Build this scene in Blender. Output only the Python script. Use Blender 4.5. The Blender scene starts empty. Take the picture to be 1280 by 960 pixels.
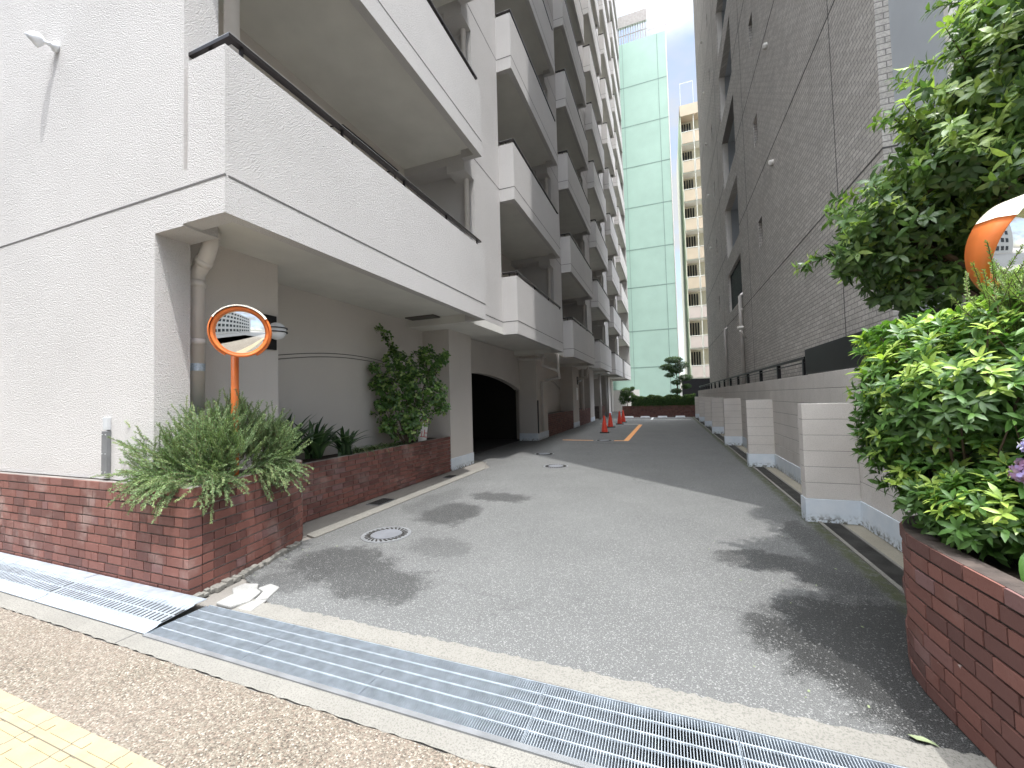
import bpy, math, random
import numpy as np
from mathutils import Vector, Matrix
random.seed(7); RNG = np.random.default_rng(11)
S = bpy.context.scene
COL = S.collection
R_ = math.radians

# ------------------------------------------------------------------ helpers
class MB:
    """collects geometry, builds ONE mesh object"""
    def __init__(s): s.v=[]; s.f=[]; s.mi=[]; s.t=[]; s.n=0
    def add(s, vs, fs, mi=0, t=0.5):
        n=s.n
        s.v.extend(tuple(p) for p in vs); s.n+=len(vs)
        for f in fs:
            s.f.append(tuple(i+n for i in f)); s.mi.append(mi); s.t.append(t)
        return s
    def box(s, x0,x1,y0,y1,z0,z1, mi=0, t=0.5):
        vs=[(x0,y0,z0),(x1,y0,z0),(x1,y1,z0),(x0,y1,z0),(x0,y0,z1),(x1,y0,z1),(x1,y1,z1),(x0,y1,z1)]
        return s.add(vs,[(0,3,2,1),(4,5,6,7),(0,1,5,4),(1,2,6,5),(2,3,7,6),(3,0,4,7)],mi,t)
    def obox(s, c, ax, ay, az, mi=0, t=0.5):
        c=Vector(c); ax=Vector(ax); ay=Vector(ay); az=Vector(az)
        vs=[c+a*ax+b*ay+d*az for d in(-1,1) for (a,b) in((-1,-1),(1,-1),(1,1),(-1,1))]
        return s.add(vs,[(0,3,2,1),(4,5,6,7),(0,1,5,4),(1,2,6,5),(2,3,7,6),(3,0,4,7)],mi,t)
    def tube(s, pts, r, seg=12, mi=0, t=0.5, caps=True):
        pts=[Vector(p) for p in pts]; rr=r if isinstance(r,(list,tuple)) else [r]*len(pts)
        vs=[]; prev=None
        for i,p in enumerate(pts):
            d=(pts[min(i+1,len(pts)-1)]-pts[max(i-1,0)]).normalized()
            if prev is None:
                a=d.orthogonal().normalized()
            else:
                a=(prev-d*prev.dot(d)).normalized()
            prev=a; b=d.cross(a)
            for k in range(seg):
                th=2*math.pi*k/seg; vs.append(p+(a*math.cos(th)+b*math.sin(th))*rr[i])
        fs=[]
        for i in range(len(pts)-1):
            for k in range(seg):
                k2=(k+1)%seg; fs.append((i*seg+k,i*seg+k2,(i+1)*seg+k2,(i+1)*seg+k))
        if caps:
            fs.append(tuple(range(seg))[::-1]); fs.append(tuple((len(pts)-1)*seg+k for k in range(seg)))
        return s.add(vs,fs,mi,t)
    def prism(s, poly, z0, z1, mi=0, t=0.5):
        n=len(poly)
        vs=[(x,y,z0) for x,y in poly]+[(x,y,z1) for x,y in poly]
        fs=[tuple(range(n))[::-1],tuple(range(n,2*n))]+[(i,(i+1)%n,n+(i+1)%n,n+i) for i in range(n)]
        return s.add(vs,fs,mi,t)
    def lathe(s, prof, c, axis, seg=32, mi=0, t=0.5):
        """prof: (radius, height along axis)"""
        c=Vector(c); d=Vector(axis).normalized(); a=d.orthogonal().normalized(); b=d.cross(a)
        vs=[]
        for r,h in prof:
            for k in range(seg):
                th=2*math.pi*k/seg; vs.append(c+d*h+(a*math.cos(th)+b*math.sin(th))*r)
        fs=[(i*seg+k,i*seg+(k+1)%seg,(i+1)*seg+(k+1)%seg,(i+1)*seg+k) for i in range(len(prof)-1) for k in range(seg)]
        return s.add(vs,fs,mi,t)
    def build(s, name, mats, parent=None, smooth=False, bevel=0):
        me=bpy.data.meshes.new(name); me.from_pydata([tuple(v) for v in s.v],[],s.f)
        if not isinstance(mats,(list,tuple)): mats=[mats]
        for m in mats: me.materials.append(m)
        me.polygons.foreach_set('material_index',s.mi)
        a=me.attributes.new('tint','FLOAT','FACE'); a.data.foreach_set('value',s.t)
        if smooth: me.polygons.foreach_set('use_smooth',[True]*len(me.polygons))
        me.update()
        o=bpy.data.objects.new(name,me); COL.objects.link(o)
        if parent is not None: o.parent=parent
        if bevel:
            b=o.modifiers.new('bevel','BEVEL'); b.width=bevel; b.segments=2; b.limit_method='ANGLE'
        return o

def rawmesh(name, V, F, T, mat, parent=None, smooth=False):
    """V Nx3, F MxK (same K), T per face tint"""
    me=bpy.data.meshes.new(name); K=F.shape[1]
    me.vertices.add(len(V)); me.vertices.foreach_set('co',V.astype(np.float32).ravel())
    me.loops.add(F.size); me.loops.foreach_set('vertex_index',F.astype(np.int32).ravel())
    me.polygons.add(len(F)); me.polygons.foreach_set('loop_start',np.arange(0,F.size,K,dtype=np.int32))
    me.materials.append(mat)
    me.update(calc_edges=True)
    a=me.attributes.new('tint','FLOAT','FACE'); a.data.foreach_set('value',T.astype(np.float32))
    if smooth: me.polygons.foreach_set('use_smooth',[True]*len(F))
    o=bpy.data.objects.new(name,me); COL.objects.link(o)
    if parent is not None: o.parent=parent
    return o

def tag(o,label=None,cat=None,group=None,kind=None):
    if label: o['label']=label
    if cat: o['category']=cat
    if group: o['group']=group
    if kind: o['kind']=kind
    return o
def empty(name, label, cat, group=None):
    o=bpy.data.objects.new(name,None); COL.objects.link(o); o.empty_display_size=.2
    return tag(o,label,cat,group)

# ------------------------------------------------------------------ materials
class NT:
    def __init__(s,name):
        s.m=bpy.data.materials.new(name); s.m.use_nodes=True; s.t=s.m.node_tree; s.N=s.t.nodes; s.L=s.t.links
        s.b=s.N['Principled BSDF']; s.out=s.N['Material Output']
    def n(s,ty,**k):
        x=s.N.new(ty)
        for a,v in k.items():
            if a in x.inputs.keys() if isinstance(a,str) else False: x.inputs[a].default_value=v
            else: setattr(x,a,v)
        return x
    def l(s,a,b): s.L.new(a,b)
    def co(s):
        if not hasattr(s,'_co'): s._co=s.N.new('ShaderNodeTexCoord').outputs['Object']
        return s._co
    def noise(s,scale,detail=4,rough=.55,vec=None):
        x=s.N.new('ShaderNodeTexNoise'); x.inputs['Scale'].default_value=scale; x.inputs['Detail'].default_value=detail; x.inputs['Roughness'].default_value=rough
        s.l(vec or s.co(),x.inputs['Vector']); return x.outputs['Fac']
    def vor(s,scale,out='Distance',vec=None,feat='F1'):
        x=s.N.new('ShaderNodeTexVoronoi'); x.feature=feat; x.inputs['Scale'].default_value=scale
        s.l(vec or s.co(),x.inputs['Vector']); return x.outputs[out]
    def ramp(s,fac,stops):
        x=s.N.new('ShaderNodeValToRGB'); e=x.color_ramp.elements
        while len(e)<len(stops): e.new(.5)
        for i,(p,c) in enumerate(stops):
            e[i].position=p; e[i].color=(c if len(c)==4 else (*c,1)) if isinstance(c,(tuple,list)) else (c,c,c,1)
        s.l(fac,x.inputs['Fac']); return x.outputs['Color']
    def mr(s,v,a,b,c=0.,d=1.,smooth=True):
        x=s.N.new('ShaderNodeMapRange'); x.interpolation_type='SMOOTHSTEP' if smooth else 'LINEAR'
        for i,q in zip((1,2,3,4),(a,b,c,d)): x.inputs[i].default_value=q
        s.l(v,x.inputs[0]); return x.outputs[0]
    def math(s,op,a,b=None,c=None):
        x=s.N.new('ShaderNodeMath'); x.operation=op
        for i,v in enumerate((a,b,c)):
            if v is None: continue
            if isinstance(v,(int,float)): x.inputs[i].default_value=v
            else: s.l(v,x.inputs[i])
        return x.outputs[0]
    def mix(s,fac,a,b,mode='MIX'):
        x=s.N.new('ShaderNodeMix'); x.data_type='RGBA'; x.blend_type=mode
        for k,v in ((0,fac),(6,a),(7,b)):
            if isinstance(v,(int,float)): x.inputs[k].default_value=v
            elif isinstance(v,(tuple,list)): x.inputs[k].default_value=(*v,1) if len(v)==3 else v
            else: s.l(v,x.inputs[k])
        return x.outputs[2]
    def attr(s,name='tint'):
        x=s.N.new('ShaderNodeAttribute'); x.attribute_name=name; return x.outputs['Fac']
    def xyz(s,vec=None):
        x=s.N.new('ShaderNodeSeparateXYZ'); s.l(vec or s.co(),x.inputs[0]); return x.outputs
    def bump(s,h,strength=.5,dist=.01,prev=None):
        x=s.N.new('ShaderNodeBump'); x.inputs['Strength'].default_value=strength; x.inputs['Distance'].default_value=dist
        s.l(h,x.inputs['Height'])
        if prev is not None: s.l(prev,x.inputs['Normal'])
        return x.outputs['Normal']
    def fin(s,col=None,rough=.8,nrm=None,metal=0.,spec=None):
        b=s.b
        if col is not None:
            if isinstance(col,(tuple,list)): b.inputs['Base Color'].default_value=(*col[:3],1)
            else: s.l(col,b.inputs['Base Color'])
        if isinstance(rough,(int,float)): b.inputs['Roughness'].default_value=rough
        else: s.l(rough,b.inputs['Roughness'])
        b.inputs['Metallic'].default_value=metal
        if spec is not None: b.inputs['Specular IOR Level'].default_value=spec
        if nrm is not None: s.l(nrm,b.inputs['Normal'])
        return s.m

def plain(name,c,rough=.6,metal=0.,var=.12,scale=6,bump=0.,bscale=60):
    t=NT(name); f=t.noise(scale,5)
    a=tuple(max(0,x*(1-var)) for x in c); b=tuple(min(1,x*(1+var)) for x in c)
    col=t.ramp(f,[(.3,a),(.7,b)])
    return t.fin(col,rough,t.bump(t.noise(bscale,3),bump,.003) if bump else None,metal)

def stucco(name,c,scale,strength,dist=.006,stain=True):
    t=NT(name)
    h=t.math('ADD',t.noise(scale,3,.6),t.math('MULTIPLY',t.vor(scale*1.1),.5))
    big=t.noise(.7,4)
    fine=t.noise(scale*1.0,2)
    col=t.ramp(big,[(.25,tuple(x*.93 for x in c)),(.75,tuple(min(1,x*1.04) for x in c))])
    col=t.mix(t.mr(fine,.3,.55,.22,0),col,tuple(x*.55 for x in c))
    if stain:
        mp=t.N.new('ShaderNodeMapping'); mp.inputs['Scale'].default_value=(5,5,.25); t.l(t.co(),mp.inputs['Vector'])
        st=t.noise(1.6,5,.6,mp.outputs['Vector'])
        col=t.mix(t.mr(st,.6,.85,0,.12),col,tuple(x*.6 for x in c))
    return t.fin(col,.9,t.bump(h,strength,dist),spec=.25)

WALLC=(.60,.565,.54)
M={}
M['stucco']=stucco('rough_stucco',(.535,.515,.50),95,1.0,.012)
M['paint']=stucco('painted_render',(.58,.54,.50),120,.35,.003)
M['soffit']=plain('soffit_paint',(.64,.625,.58),.85,var=.06,scale=2,bump=.15,bscale=150)
M['joint']=plain('sealant_joint',(.10,.095,.09),.8)
M['rail']=plain('bronze_aluminium',(.035,.03,.03),.35,.6)
M['railtop']=plain('aluminium_edge',(.5,.5,.5),.4,.5)
M['pipe']=plain('pvc_pipe_paint',(.60,.565,.53),.45,var=.08,scale=3)
M['glass']=plain('dark_window_glass',(.02,.024,.028),.08,0,.2)
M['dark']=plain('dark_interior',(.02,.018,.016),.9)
M['white']=plain('white_paint',(.75,.77,.80),.6,var=.06,bump=.2)
M['steel']=plain('galvanised_steel',(.40,.44,.48),.5,.6,var=.2,scale=14,bump=.1,bscale=90)
M['steel_dull']=plain('dull_steel_cover',(.20,.205,.21),.55,.4,var=.2)
M['grate_dark']=plain('dark_channel_grating',(.07,.068,.062),.6,.3,var=.3)
M['black']=plain('black_metal',(.012,.012,.014),.4,.2)
M['red_plastic']=plain('red_cone_plastic',(.62,.055,.03),.45,var=.15,scale=12)
M['rubber']=plain('black_rubber',(.02,.02,.02),.8)
M['orange']=plain('orange_paint',(.78,.20,.045),.42,var=.08,scale=9)
M['cream']=plain('cream_plastic',(.78,.72,.60),.5,var=.05)
M['bark']=plain('bark',(.085,.06,.04),.9,var=.35,scale=25,bump=.8,bscale=70)
M['stem']=plain('green_brown_stem',(.10,.09,.04),.8,var=.3,scale=25)
M['soil']=plain('planter_soil',(.045,.032,.022),.95,var=.4,scale=30,bump=1,bscale=60)
M['yellowline']=None
def mirror_mat():
    t=NT('mirror_glass'); return t.fin((.78,.8,.8),.03,None,1.)
M['mirror']=mirror_mat()

def block_mat():
    t=NT('concrete_block_paint')
    x=t.noise(2,4); c=t.ramp(x,[(.3,(.58,.545,.505)),(.7,(.66,.62,.58))])
    fine=t.noise(130,2); c=t.mix(t.mr(fine,.35,.5,.3,0),c,(.26,.235,.21))
    return t.fin(c,.9,t.bump(fine,.7,.004),spec=.2)
M['block']=block_mat()
def basecoat():
    t=NT('pale_waterproof_coating')
    x=t.noise(5,5,.65); c=t.ramp(x,[(.35,(.60,.66,.72)),(.7,(.70,.74,.78))])
    z=t.xyz()[2]; n=t.noise(22,5,.7)
    d=t.math('MULTIPLY',t.mr(z,.0,.12,1,0),t.mr(n,.45,.6,0,1))
    c=t.mix(d,c,(.12,.12,.10)); return t.fin(c,.75,t.bump(x,.2,.01))
M['basecoat']=basecoat()

def brick_mat(name, c1,c2, eff=.25):
    t=NT(name); a=t.attr()
    col=t.ramp(a,[(0,c1),(.55,c2),(.9,tuple(x*1.15 for x in c2)),(1,(.16,.085,.08))])
    n=t.noise(55,4,.65); col=t.mix(t.mr(n,.5,.75,0,.35),col,(.10,.03,.022))
    big=t.noise(2.6,5,.6); col=t.mix(t.mr(big,.52,.72,0,eff),col,(.48,.40,.36))
    chips=t.noise(16,3,.5); col=t.mix(t.mr(chips,.73,.76,0,.7),col,(.45,.38,.34))
    return t.fin(col,.78,t.bump(n,.5,.004))
M['brick']=brick_mat('red_clay_brick',(.105,.043,.035),(.168,.066,.050),.3)
M['brick_dk']=brick_mat('weathered_red_brick',(.095,.042,.035),(.15,.062,.048),.12)
M['mortar']=plain('brick_mortar',(.17,.15,.135),.95,var=.3,scale=8,bump=.6,bscale=90)
M['mortar_lt']=plain('pale_brick_mortar',(.24,.21,.185),.95,var=.3,scale=8,bump=.6,bscale=90)

def asphalt():
    t=NT('worn_asphalt'); X,Y,Z=t.xyz()
    sp=t.noise(175,2,.65); v=t.vor(155,'Color'); vs=t.N.new('ShaderNodeSeparateColor'); t.l(v,vs.inputs[0])
    big=t.noise(1.1,5,.6); mid=t.noise(9,4,.6)
    base=t.ramp(big,[(.3,(.112,.113,.111)),(.7,(.138,.139,.136))])
    base=t.mix(t.mr(mid,.35,.65,.16,0),base,(.10,.10,.095))
    base=t.mix(t.mr(sp,.38,.56,.68,0),base,(.045,.045,.043))
    base=t.mix(t.mr(vs.outputs[0],.80,.95,0,.5),base,(.30,.295,.285))
    # damp / oily patches with shapes of their own
    wn=t.N.new('ShaderNodeTexNoise'); wn.inputs['Scale'].default_value=2.4; wn.inputs['Detail'].default_value=10; wn.inputs['Roughness'].default_value=.82; t.l(t.co(),wn.inputs['Vector'])
    wa=t.N.new('ShaderNodeVectorMath'); wa.operation='MULTIPLY_ADD'; t.l(wn.outputs['Color'],wa.inputs[0]); wa.inputs[1].default_value=(1.1,1.1,0); 
    sub=t.N.new('ShaderNodeVectorMath'); sub.operation='ADD'; sub.inputs[1].default_value=(-.55,-.55,0); t.l(t.co(),sub.inputs[0]); t.l(sub.outputs[0],wa.inputs[2])
    WX,WY,_=t.xyz(wa.outputs[0])
    mask=None
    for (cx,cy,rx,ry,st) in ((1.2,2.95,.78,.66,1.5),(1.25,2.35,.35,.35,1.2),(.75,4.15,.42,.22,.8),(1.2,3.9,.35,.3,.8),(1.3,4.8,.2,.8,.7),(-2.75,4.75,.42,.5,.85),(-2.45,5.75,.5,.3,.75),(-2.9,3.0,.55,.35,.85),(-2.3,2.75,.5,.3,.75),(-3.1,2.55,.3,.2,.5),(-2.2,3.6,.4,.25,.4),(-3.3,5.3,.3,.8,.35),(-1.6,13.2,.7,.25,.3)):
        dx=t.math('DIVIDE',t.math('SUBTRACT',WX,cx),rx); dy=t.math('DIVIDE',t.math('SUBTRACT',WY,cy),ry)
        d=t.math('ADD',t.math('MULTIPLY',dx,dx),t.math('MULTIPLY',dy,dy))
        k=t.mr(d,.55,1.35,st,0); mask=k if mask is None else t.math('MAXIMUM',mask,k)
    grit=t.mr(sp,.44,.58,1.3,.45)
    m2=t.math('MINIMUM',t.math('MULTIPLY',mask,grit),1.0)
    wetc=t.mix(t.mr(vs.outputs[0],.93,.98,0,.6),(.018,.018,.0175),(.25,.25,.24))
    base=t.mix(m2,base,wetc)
    ck=t.vor(.55,'Distance',wa.outputs[0],'DISTANCE_TO_EDGE'); crk=t.math('MULTIPLY',t.mr(ck,.002,.006,1,0),t.mr(t.noise(.9,2),.55,.62,0,1))
    base=t.mix(t.math('MULTIPLY',crk,.55),base,(.03,.03,.03))
    # mossy edge along the channel
    mo=t.math('MULTIPLY',t.mr(t.math('ADD',X,t.math('MULTIPLY',mid,.12)),1.44,1.53,0,1),t.mr(t.noise(14,4),.35,.55,.35,1))
    base=t.mix(t.math('MULTIPLY',mo,.8),base,(.045,.052,.018))
    # small repair streaks
    rough=t.math('SUBTRACT',.9,t.math('MULTIPLY',mask,.25))
    return t.fin(base,rough,t.bump(t.math('ADD',sp,t.math('MULTIPLY',vs.outputs[0],.4)),.75,.005),spec=.3)
M['asphalt']=asphalt()
def aggregate():
    t=NT('exposed_aggregate_paving')
    v=t.vor(115,'Color'); vs=t.N.new('ShaderNodeSeparateColor'); t.l(v,vs.inputs[0]); d=t.vor(115,'Distance')
    c=t.ramp(vs.outputs[0],[(0,(.05,.04,.03)),(.3,(.095,.08,.060)),(.6,(.15,.13,.098)),(.85,(.215,.195,.155)),(1,(.32,.30,.25))])
    c=t.mix(t.mr(d,.45,.75,0,.75),c,(.16,.12,.09))
    big=t.noise(1.5,4); c=t.mix(t.mr(big,.35,.7,.22,0),c,(.22,.18,.15))
    return t.fin(c,.8,t.bump(t.math('SUBTRACT',1,d),.9,.006))
M['agg']=aggregate()
def concrete(name,c,dark=.35):
    t=NT(name); s=t.noise(110,3,.65); b=t.noise(2.3,5,.6)
    col=t.ramp(b,[(.3,tuple(x*.82 for x in c)),(.7,c)])
    col=t.mix(t.mr(s,.36,.52,dark,0),col,tuple(x*.4 for x in c))
    col=t.mix(t.mr(t.vor(80,'Distance'),.0,.18,.45,0),col,tuple(min(1,x*1.5) for x in c))
    return t.fin(col,.88,t.bump(s,.7,.005))
M['conc']=concrete('kerb_concrete',(.20,.19,.168),.6)
M['conc_dk']=concrete('apron_concrete',(.20,.185,.165),.3)  # grey concrete shared by the apron and the wide ground sheet
M['conc_lt']=concrete('white_patched_concrete',(.30,.295,.28),.5)
def tactile():
    t=NT('yellow_tactile_tile'); X,Y,Z=t.xyz()
    b=t.N.new('ShaderNodeTexBrick'); b.offset=0; b.squash=1
    for k,v in (('Scale',1),('Mortar Size',.0035),('Brick Width',.3),('Row Height',.3),('Mortar Smooth',0)): b.inputs[k].default_value=v
    sh=t.N.new('ShaderNodeVectorMath'); sh.operation='ADD'; sh.inputs[1].default_value=(10.02,10-.187,0); t.l(t.co(),sh.inputs[0]); t.l(sh.outputs[0],b.inputs['Vector'])
    c=t.ramp(t.noise(7,4),[(.3,(.24,.195,.115)),(.7,(.29,.24,.15))])
    c=t.mix(t.mr(t.noise(120,2),.3,.5,.25,0),c,(.45,.34,.17))
    c=t.mix(b.outputs['Fac'],c,(.10,.085,.06)); return t.fin(c,.7,t.bump(t.math('SUBTRACT',1,b.outputs['Fac']),.6,.004))
M['tactile']=tactile()
def linepaint(name,c):
    t=NT(name); n=t.noise(28,5,.7); s=t.noise(160,2)
    col=t.mix(t.mr(n,.58,.7,0,.7),c,(.17,.165,.16)); col=t.mix(t.mr(s,.33,.5,.4,0),col,tuple(x*.5 for x in c)); return t.fin(col,.7,t.bump(s,.5,.004))
M['oline']=linepaint('orange_line_paint',(.80,.36,.12)); M['wline']=linepaint('white_line_paint',(.72,.72,.70))

def tile_mat():
    t=NT('brown_grey_wall_tile')
    cm=t.N.new('ShaderNodeCombineXYZ'); X,Y,Z=t.xyz(); t.l(t.math('ADD',Y,X),cm.inputs[0]); t.l(Z,cm.inputs[1])
    b=t.N.new('ShaderNodeTexBrick'); b.offset=.5
    for k,v in (('Scale',1),('Mortar Size',.006),('Brick Width',.2),('Row Height',.072),('Bias',0),('Mortar Smooth',.1)): b.inputs[k].default_value=v
    b.inputs['Color1'].default_value=(.74,.70,.65,1); b.inputs['Color2'].default_value=(.58,.545,.50,1); b.inputs['Mortar'].default_value=(.28,.26,.245,1)
    t.l(cm.outputs[0],b.inputs['Vector'])
    n=t.noise(1,4); c=t.mix(t.mr(n,.3,.7,.15,0),b.outputs['Color'],(.18,.17,.16))
    f=t.noise(40,3); c=t.mix(t.mr(f,.35,.6,.35,0),c,(.2,.185,.17))
    h=t.math('ADD',t.math('MULTIPLY',t.math('SUBTRACT',1,b.outputs['Fac']),1.),t.math('MULTIPLY',f,.6))
    return t.fin(c,.75,t.bump(h,.8,.006))
M['tile']=tile_mat()
M['greypanel']=plain('grey_render_panel',(.50,.53,.56),.8,var=.05,scale=1.5,bump=.2)
M['palepanel']=plain('pale_glass_facade',(.78,.84,.86),.35,var=.04,scale=1)
M['mint']=stucco('mint_green_render',(.46,.64,.55),30,.2,.004)
M['beige']=plain('beige_panel_paint',(.56,.44,.33),.7,var=.05,scale=1)
M['pinkbeige']=plain('pinkish_panel_paint',(.56,.46,.42),.7,var=.05,scale=1)
M['creamwall']=plain('cream_wall_paint',(.62,.57,.45),.8,var=.06,scale=1)
M['offwhite']=plain('offwhite_trim',(.78,.75,.70),.6,var=.05)
M['paper']=plain('white_sign_face',(.80,.80,.78),.6,var=.03)
M['redink']=plain('red_sign_ink',(.55,.03,.03),.6); M['blackink']=plain('black_sign_ink',(.02,.02,.02),.6)
M['sticker']=plain('silver_blue_sticker',(.42,.50,.58),.35,.3,var=.3,scale=60)
M['globe']=plain('opal_glass_globe',(.80,.82,.84),.2,var=.02)

def leafmat(name, stops, rough=.42, trans=.3, spec=.5):
    t=NT(name); a=t.attr(); c=t.ramp(a,stops)
    n=t.noise(70,3); c=t.mix(t.mr(n,.35,.65,.18,0),c,tuple(x*.6 for x in stops[0][1]))
    t.fin(c,rough,None,spec=spec)
    tr=t.N.new('ShaderNodeBsdfTranslucent'); mx=t.N.new('ShaderNodeMixShader'); mx.inputs[0].default_value=trans
    tc=t.mix(.6,c,(.55,.75,.10),'MULTIPLY'); tc2=t.mix(1.,tc,(1.9,1.9,1.5),'MULTIPLY'); t.l(tc2,tr.inputs['Color'])
    t.l(t.b.outputs[0],mx.inputs[1]); t.l(tr.outputs[0],mx.inputs[2]); t.l(mx.outputs[0],t.out.inputs['Surface'])
    return t.m
M['l_azalea']=leafmat('azalea_leaf',[(0,(.04,.095,.022)),(.5,(.085,.175,.038)),(.8,(.20,.34,.07)),(1,(.40,.52,.11))])
M['l_tree']=leafmat('tree_leaf',[(0,(.04,.08,.03)),(.5,(.08,.145,.045)),(.85,(.18,.28,.075)),(1,(.36,.47,.13))],.38)
M['l_rose']=leafmat('rosemary_needle',[(0,(.08,.14,.055)),(.5,(.16,.25,.10)),(1,(.33,.41,.17))],.6,.15)
M['l_dark']=leafmat('strap_leaf',[(0,(.025,.055,.025)),(.5,(.045,.095,.035)),(1,(.09,.16,.06))],.3,.15)
M['l_var']=leafmat('striped_grass_leaf',[(0,(.05,.10,.035)),(.5,(.12,.18,.07)),(1,(.42,.44,.26))],.5,.2)
M['l_shrub']=leafmat('shrub_leaf',[(0,(.035,.08,.022)),(.5,(.075,.16,.035)),(.85,(.17,.30,.07)),(1,(.36,.46,.17))],.4)
M['l_hedge']=leafmat('hedge_leaf',[(0,(.03,.07,.02)),(.6,(.07,.14,.035)),(1,(.20,.30,.07))],.5,.2)
M['l_big']=leafmat('hydrangea_leaf',[(0,(.05,.13,.025)),(1,(.15,.30,.06))],.4,.3)
M['petal']=leafmat('hydrangea_petal',[(0,(.42,.22,.38)),(.5,(.42,.36,.72)),(1,(.60,.58,.90))],.6,.3)
M['l_conifer']=leafmat('soft_conifer_leaf',[(0,(.10,.17,.05)),(1,(.26,.36,.10))],.6,.3)
M['drygrey']=plain('dried_leaf',(.20,.235,.13),.8)

# ------------------------------------------------------------------ ground & setting
def sheet(name,poly,z,mat,thick=None):
    m=MB()
    if thick is None: m.add([(x,y,z) for x,y in poly],[tuple(range(len(poly)))])
    else: m.prism(poly,z-thick,z)
    return tag(m.build(name,mat),kind='structure')
def rect(x0,x1,y0,y1): return [(x0,y0),(x1,y0),(x1,y1),(x0,y1)]
def ragged(x0,x1,y0,y1,amp_lo,amp_hi,step=.04):
    xs=np.arange(x0,x1+1e-6,step)
    lo=[(float(x),y0+random.uniform(-amp_lo,amp_lo)) for x in xs]; hi=[(float(x),y1+random.uniform(-amp_hi,amp_hi)) for x in xs]
    return lo+hi[::-1]
# ground as a frame around the grate trench
T0,T1=1.675,2.065
g=MB()
for (a,b,c,d) in ((-250,250,-250,T0),(-250,250,T1,400),(-250,-3.25,T0,T1),(1.8,250,T0,T1)):
    g.add([(a,c,-.012),(b,c,-.012),(b,d,-.012),(a,d,-.012)],[(0,1,2,3)])
tag(g.build('ground',M['conc_dk']),kind='structure')
tr=MB(); tr.add([(-3.25,T0,-.3),(1.8,T0,-.3),(1.8,T1,-.3),(-3.25,T1,-.3)],[(0,1,2,3)])
tr.add([(-3.25,T0,-.3),(1.8,T0,-.3),(1.8,T0,-.005),(-3.25,T0,-.005)],[(0,1,2,3)]); tr.add([(-3.25,T1,-.3),(1.8,T1,-.3),(1.8,T1,-.005),(-3.25,T1,-.005)],[(0,1,2,3)])
tr.add([(1.8,T0,-.3),(1.8,T1,-.3),(1.8,T1,-.005),(1.8,T0,-.005)],[(0,1,2,3)]); tr.add([(-3.25,T0,-.3),(-3.25,T1,-.3),(-3.25,T1,-.005),(-3.25,T0,-.005)],[(0,1,2,3)])
tag(tr.build('drain_trench',plain('trench_concrete',(.05,.05,.048),.9)),kind='structure')
sheet('sidewalk',ragged(-14,6,-6,1.535,0,.006,.05),.0,M['agg'])
sheet('tactile_paving',rect(-14,6,.48,1.087),.006,M['tactile'])
rb=MB()
for i in range(-46,20):
    for j in range(2):
        x0=-.02+.3*i; y0=.487+.3*j
        if x0<-5 or x0>0: continue
        for k in range(4): rb.box(x0+.02,x0+.28,y0+.03+k*.068,y0+.063+k*.068,.006,.0095)
tag(rb.build('tactile_ridges',M['tactile']),kind='structure')
kb=ragged(-14,6,1.54,T0-.003,.006,.001,.05)
sheet('kerb',kb,.001,M['conc'])
kj=MB()
for x in (-3.33,-5.4): kj.box(x-.004,x+.004,1.545,1.67,.0,.003)
tag(kj.build('kerb_joint',M['joint']),kind='structure')
sheet('driveway_threshold',ragged(-3.02,1.5,T1+.004,2.225,.001,.012,.03),.004,M['conc'])
# driveway asphalt with an irregular front edge
xs=np.arange(-3.45,1.53,.03); front=[(float(x),2.19+random.uniform(-.014,.014)+ (max(0,-2.75-x)*.42)) for x in xs]
left=[(-3.62,2.62),(-3.80,3.2),(-3.70,3.55),(-3.70,8.2),(-4.25,9.0),(-5.5,9.2),(-5.5,13.4),(-4.32,15.2),(-4.32,41)]
drv=front+[(1.54,2.2),(1.54,41)]+left[::-1]
sheet('driveway',drv,.0,M['asphalt'])
# kerb strip and apron by the left building
kx=[]
for y in np.arange(3.45,8.0,.08): kx.append((-3.70+random.uniform(-.006,.006)+.0*y,float(y)))
ky=[(-3.90+random.uniform(-.022,.022),float(y)) for y in np.arange(3.75,8.3,.08)]
sheet('gutter_kerb',kx+[(-4.1,8.9)]+ky[::-1]+[(-3.87,3.5)],.012,M['conc'],.03)
sheet('apron',[(-4.34,3.4),(-3.86,3.4),(-3.87,8.4),(-4.34,8.8)],-.004,M['conc_dk'])
# concrete beside the channel on the right
sheet('channel_concrete',rect(1.54,1.96,2.5,30),-.006,concrete('channel_bed',(.28,.255,.20),.35))
ch=MB()
y=2.6
while y<29:
    ch.box(1.535,1.565+.01*random.random(),y,y+.995,-.02,.012)
    ch.box(1.735,1.76,y,y+.995,-.02,.010); y+=1.0
tag(ch.build('channel_edge',M['conc']),kind='structure')
# broken white concrete patch at the planter foot
random.seed(3)
def patch(cx,cy,pts): return [(cx+a,cy+b) for a,b in pts]
pp=MB(); 
for poly,z in (([(-3.22,2.09),(-3.05,2.085),(-3.0,2.2),(-3.06,2.33),(-3.15,2.36),(-3.24,2.22)],.016),([(-3.24,2.232),(-3.156,2.37),(-3.22,2.43),(-3.34,2.4),(-3.35,2.3)],.012),([(-2.995,2.09),(-2.86,2.1),(-2.9,2.26),(-2.99,2.21)],.010),([(-3.145,2.37),(-3.05,2.34),(-2.985,2.215),(-2.91,2.27),(-2.99,2.44),(-3.12,2.46)],.013)):
    pp.prism(poly,-.01,z)
tag(pp.build('concrete_patch',M['conc_lt'],bevel=.008),kind='structure')
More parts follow.
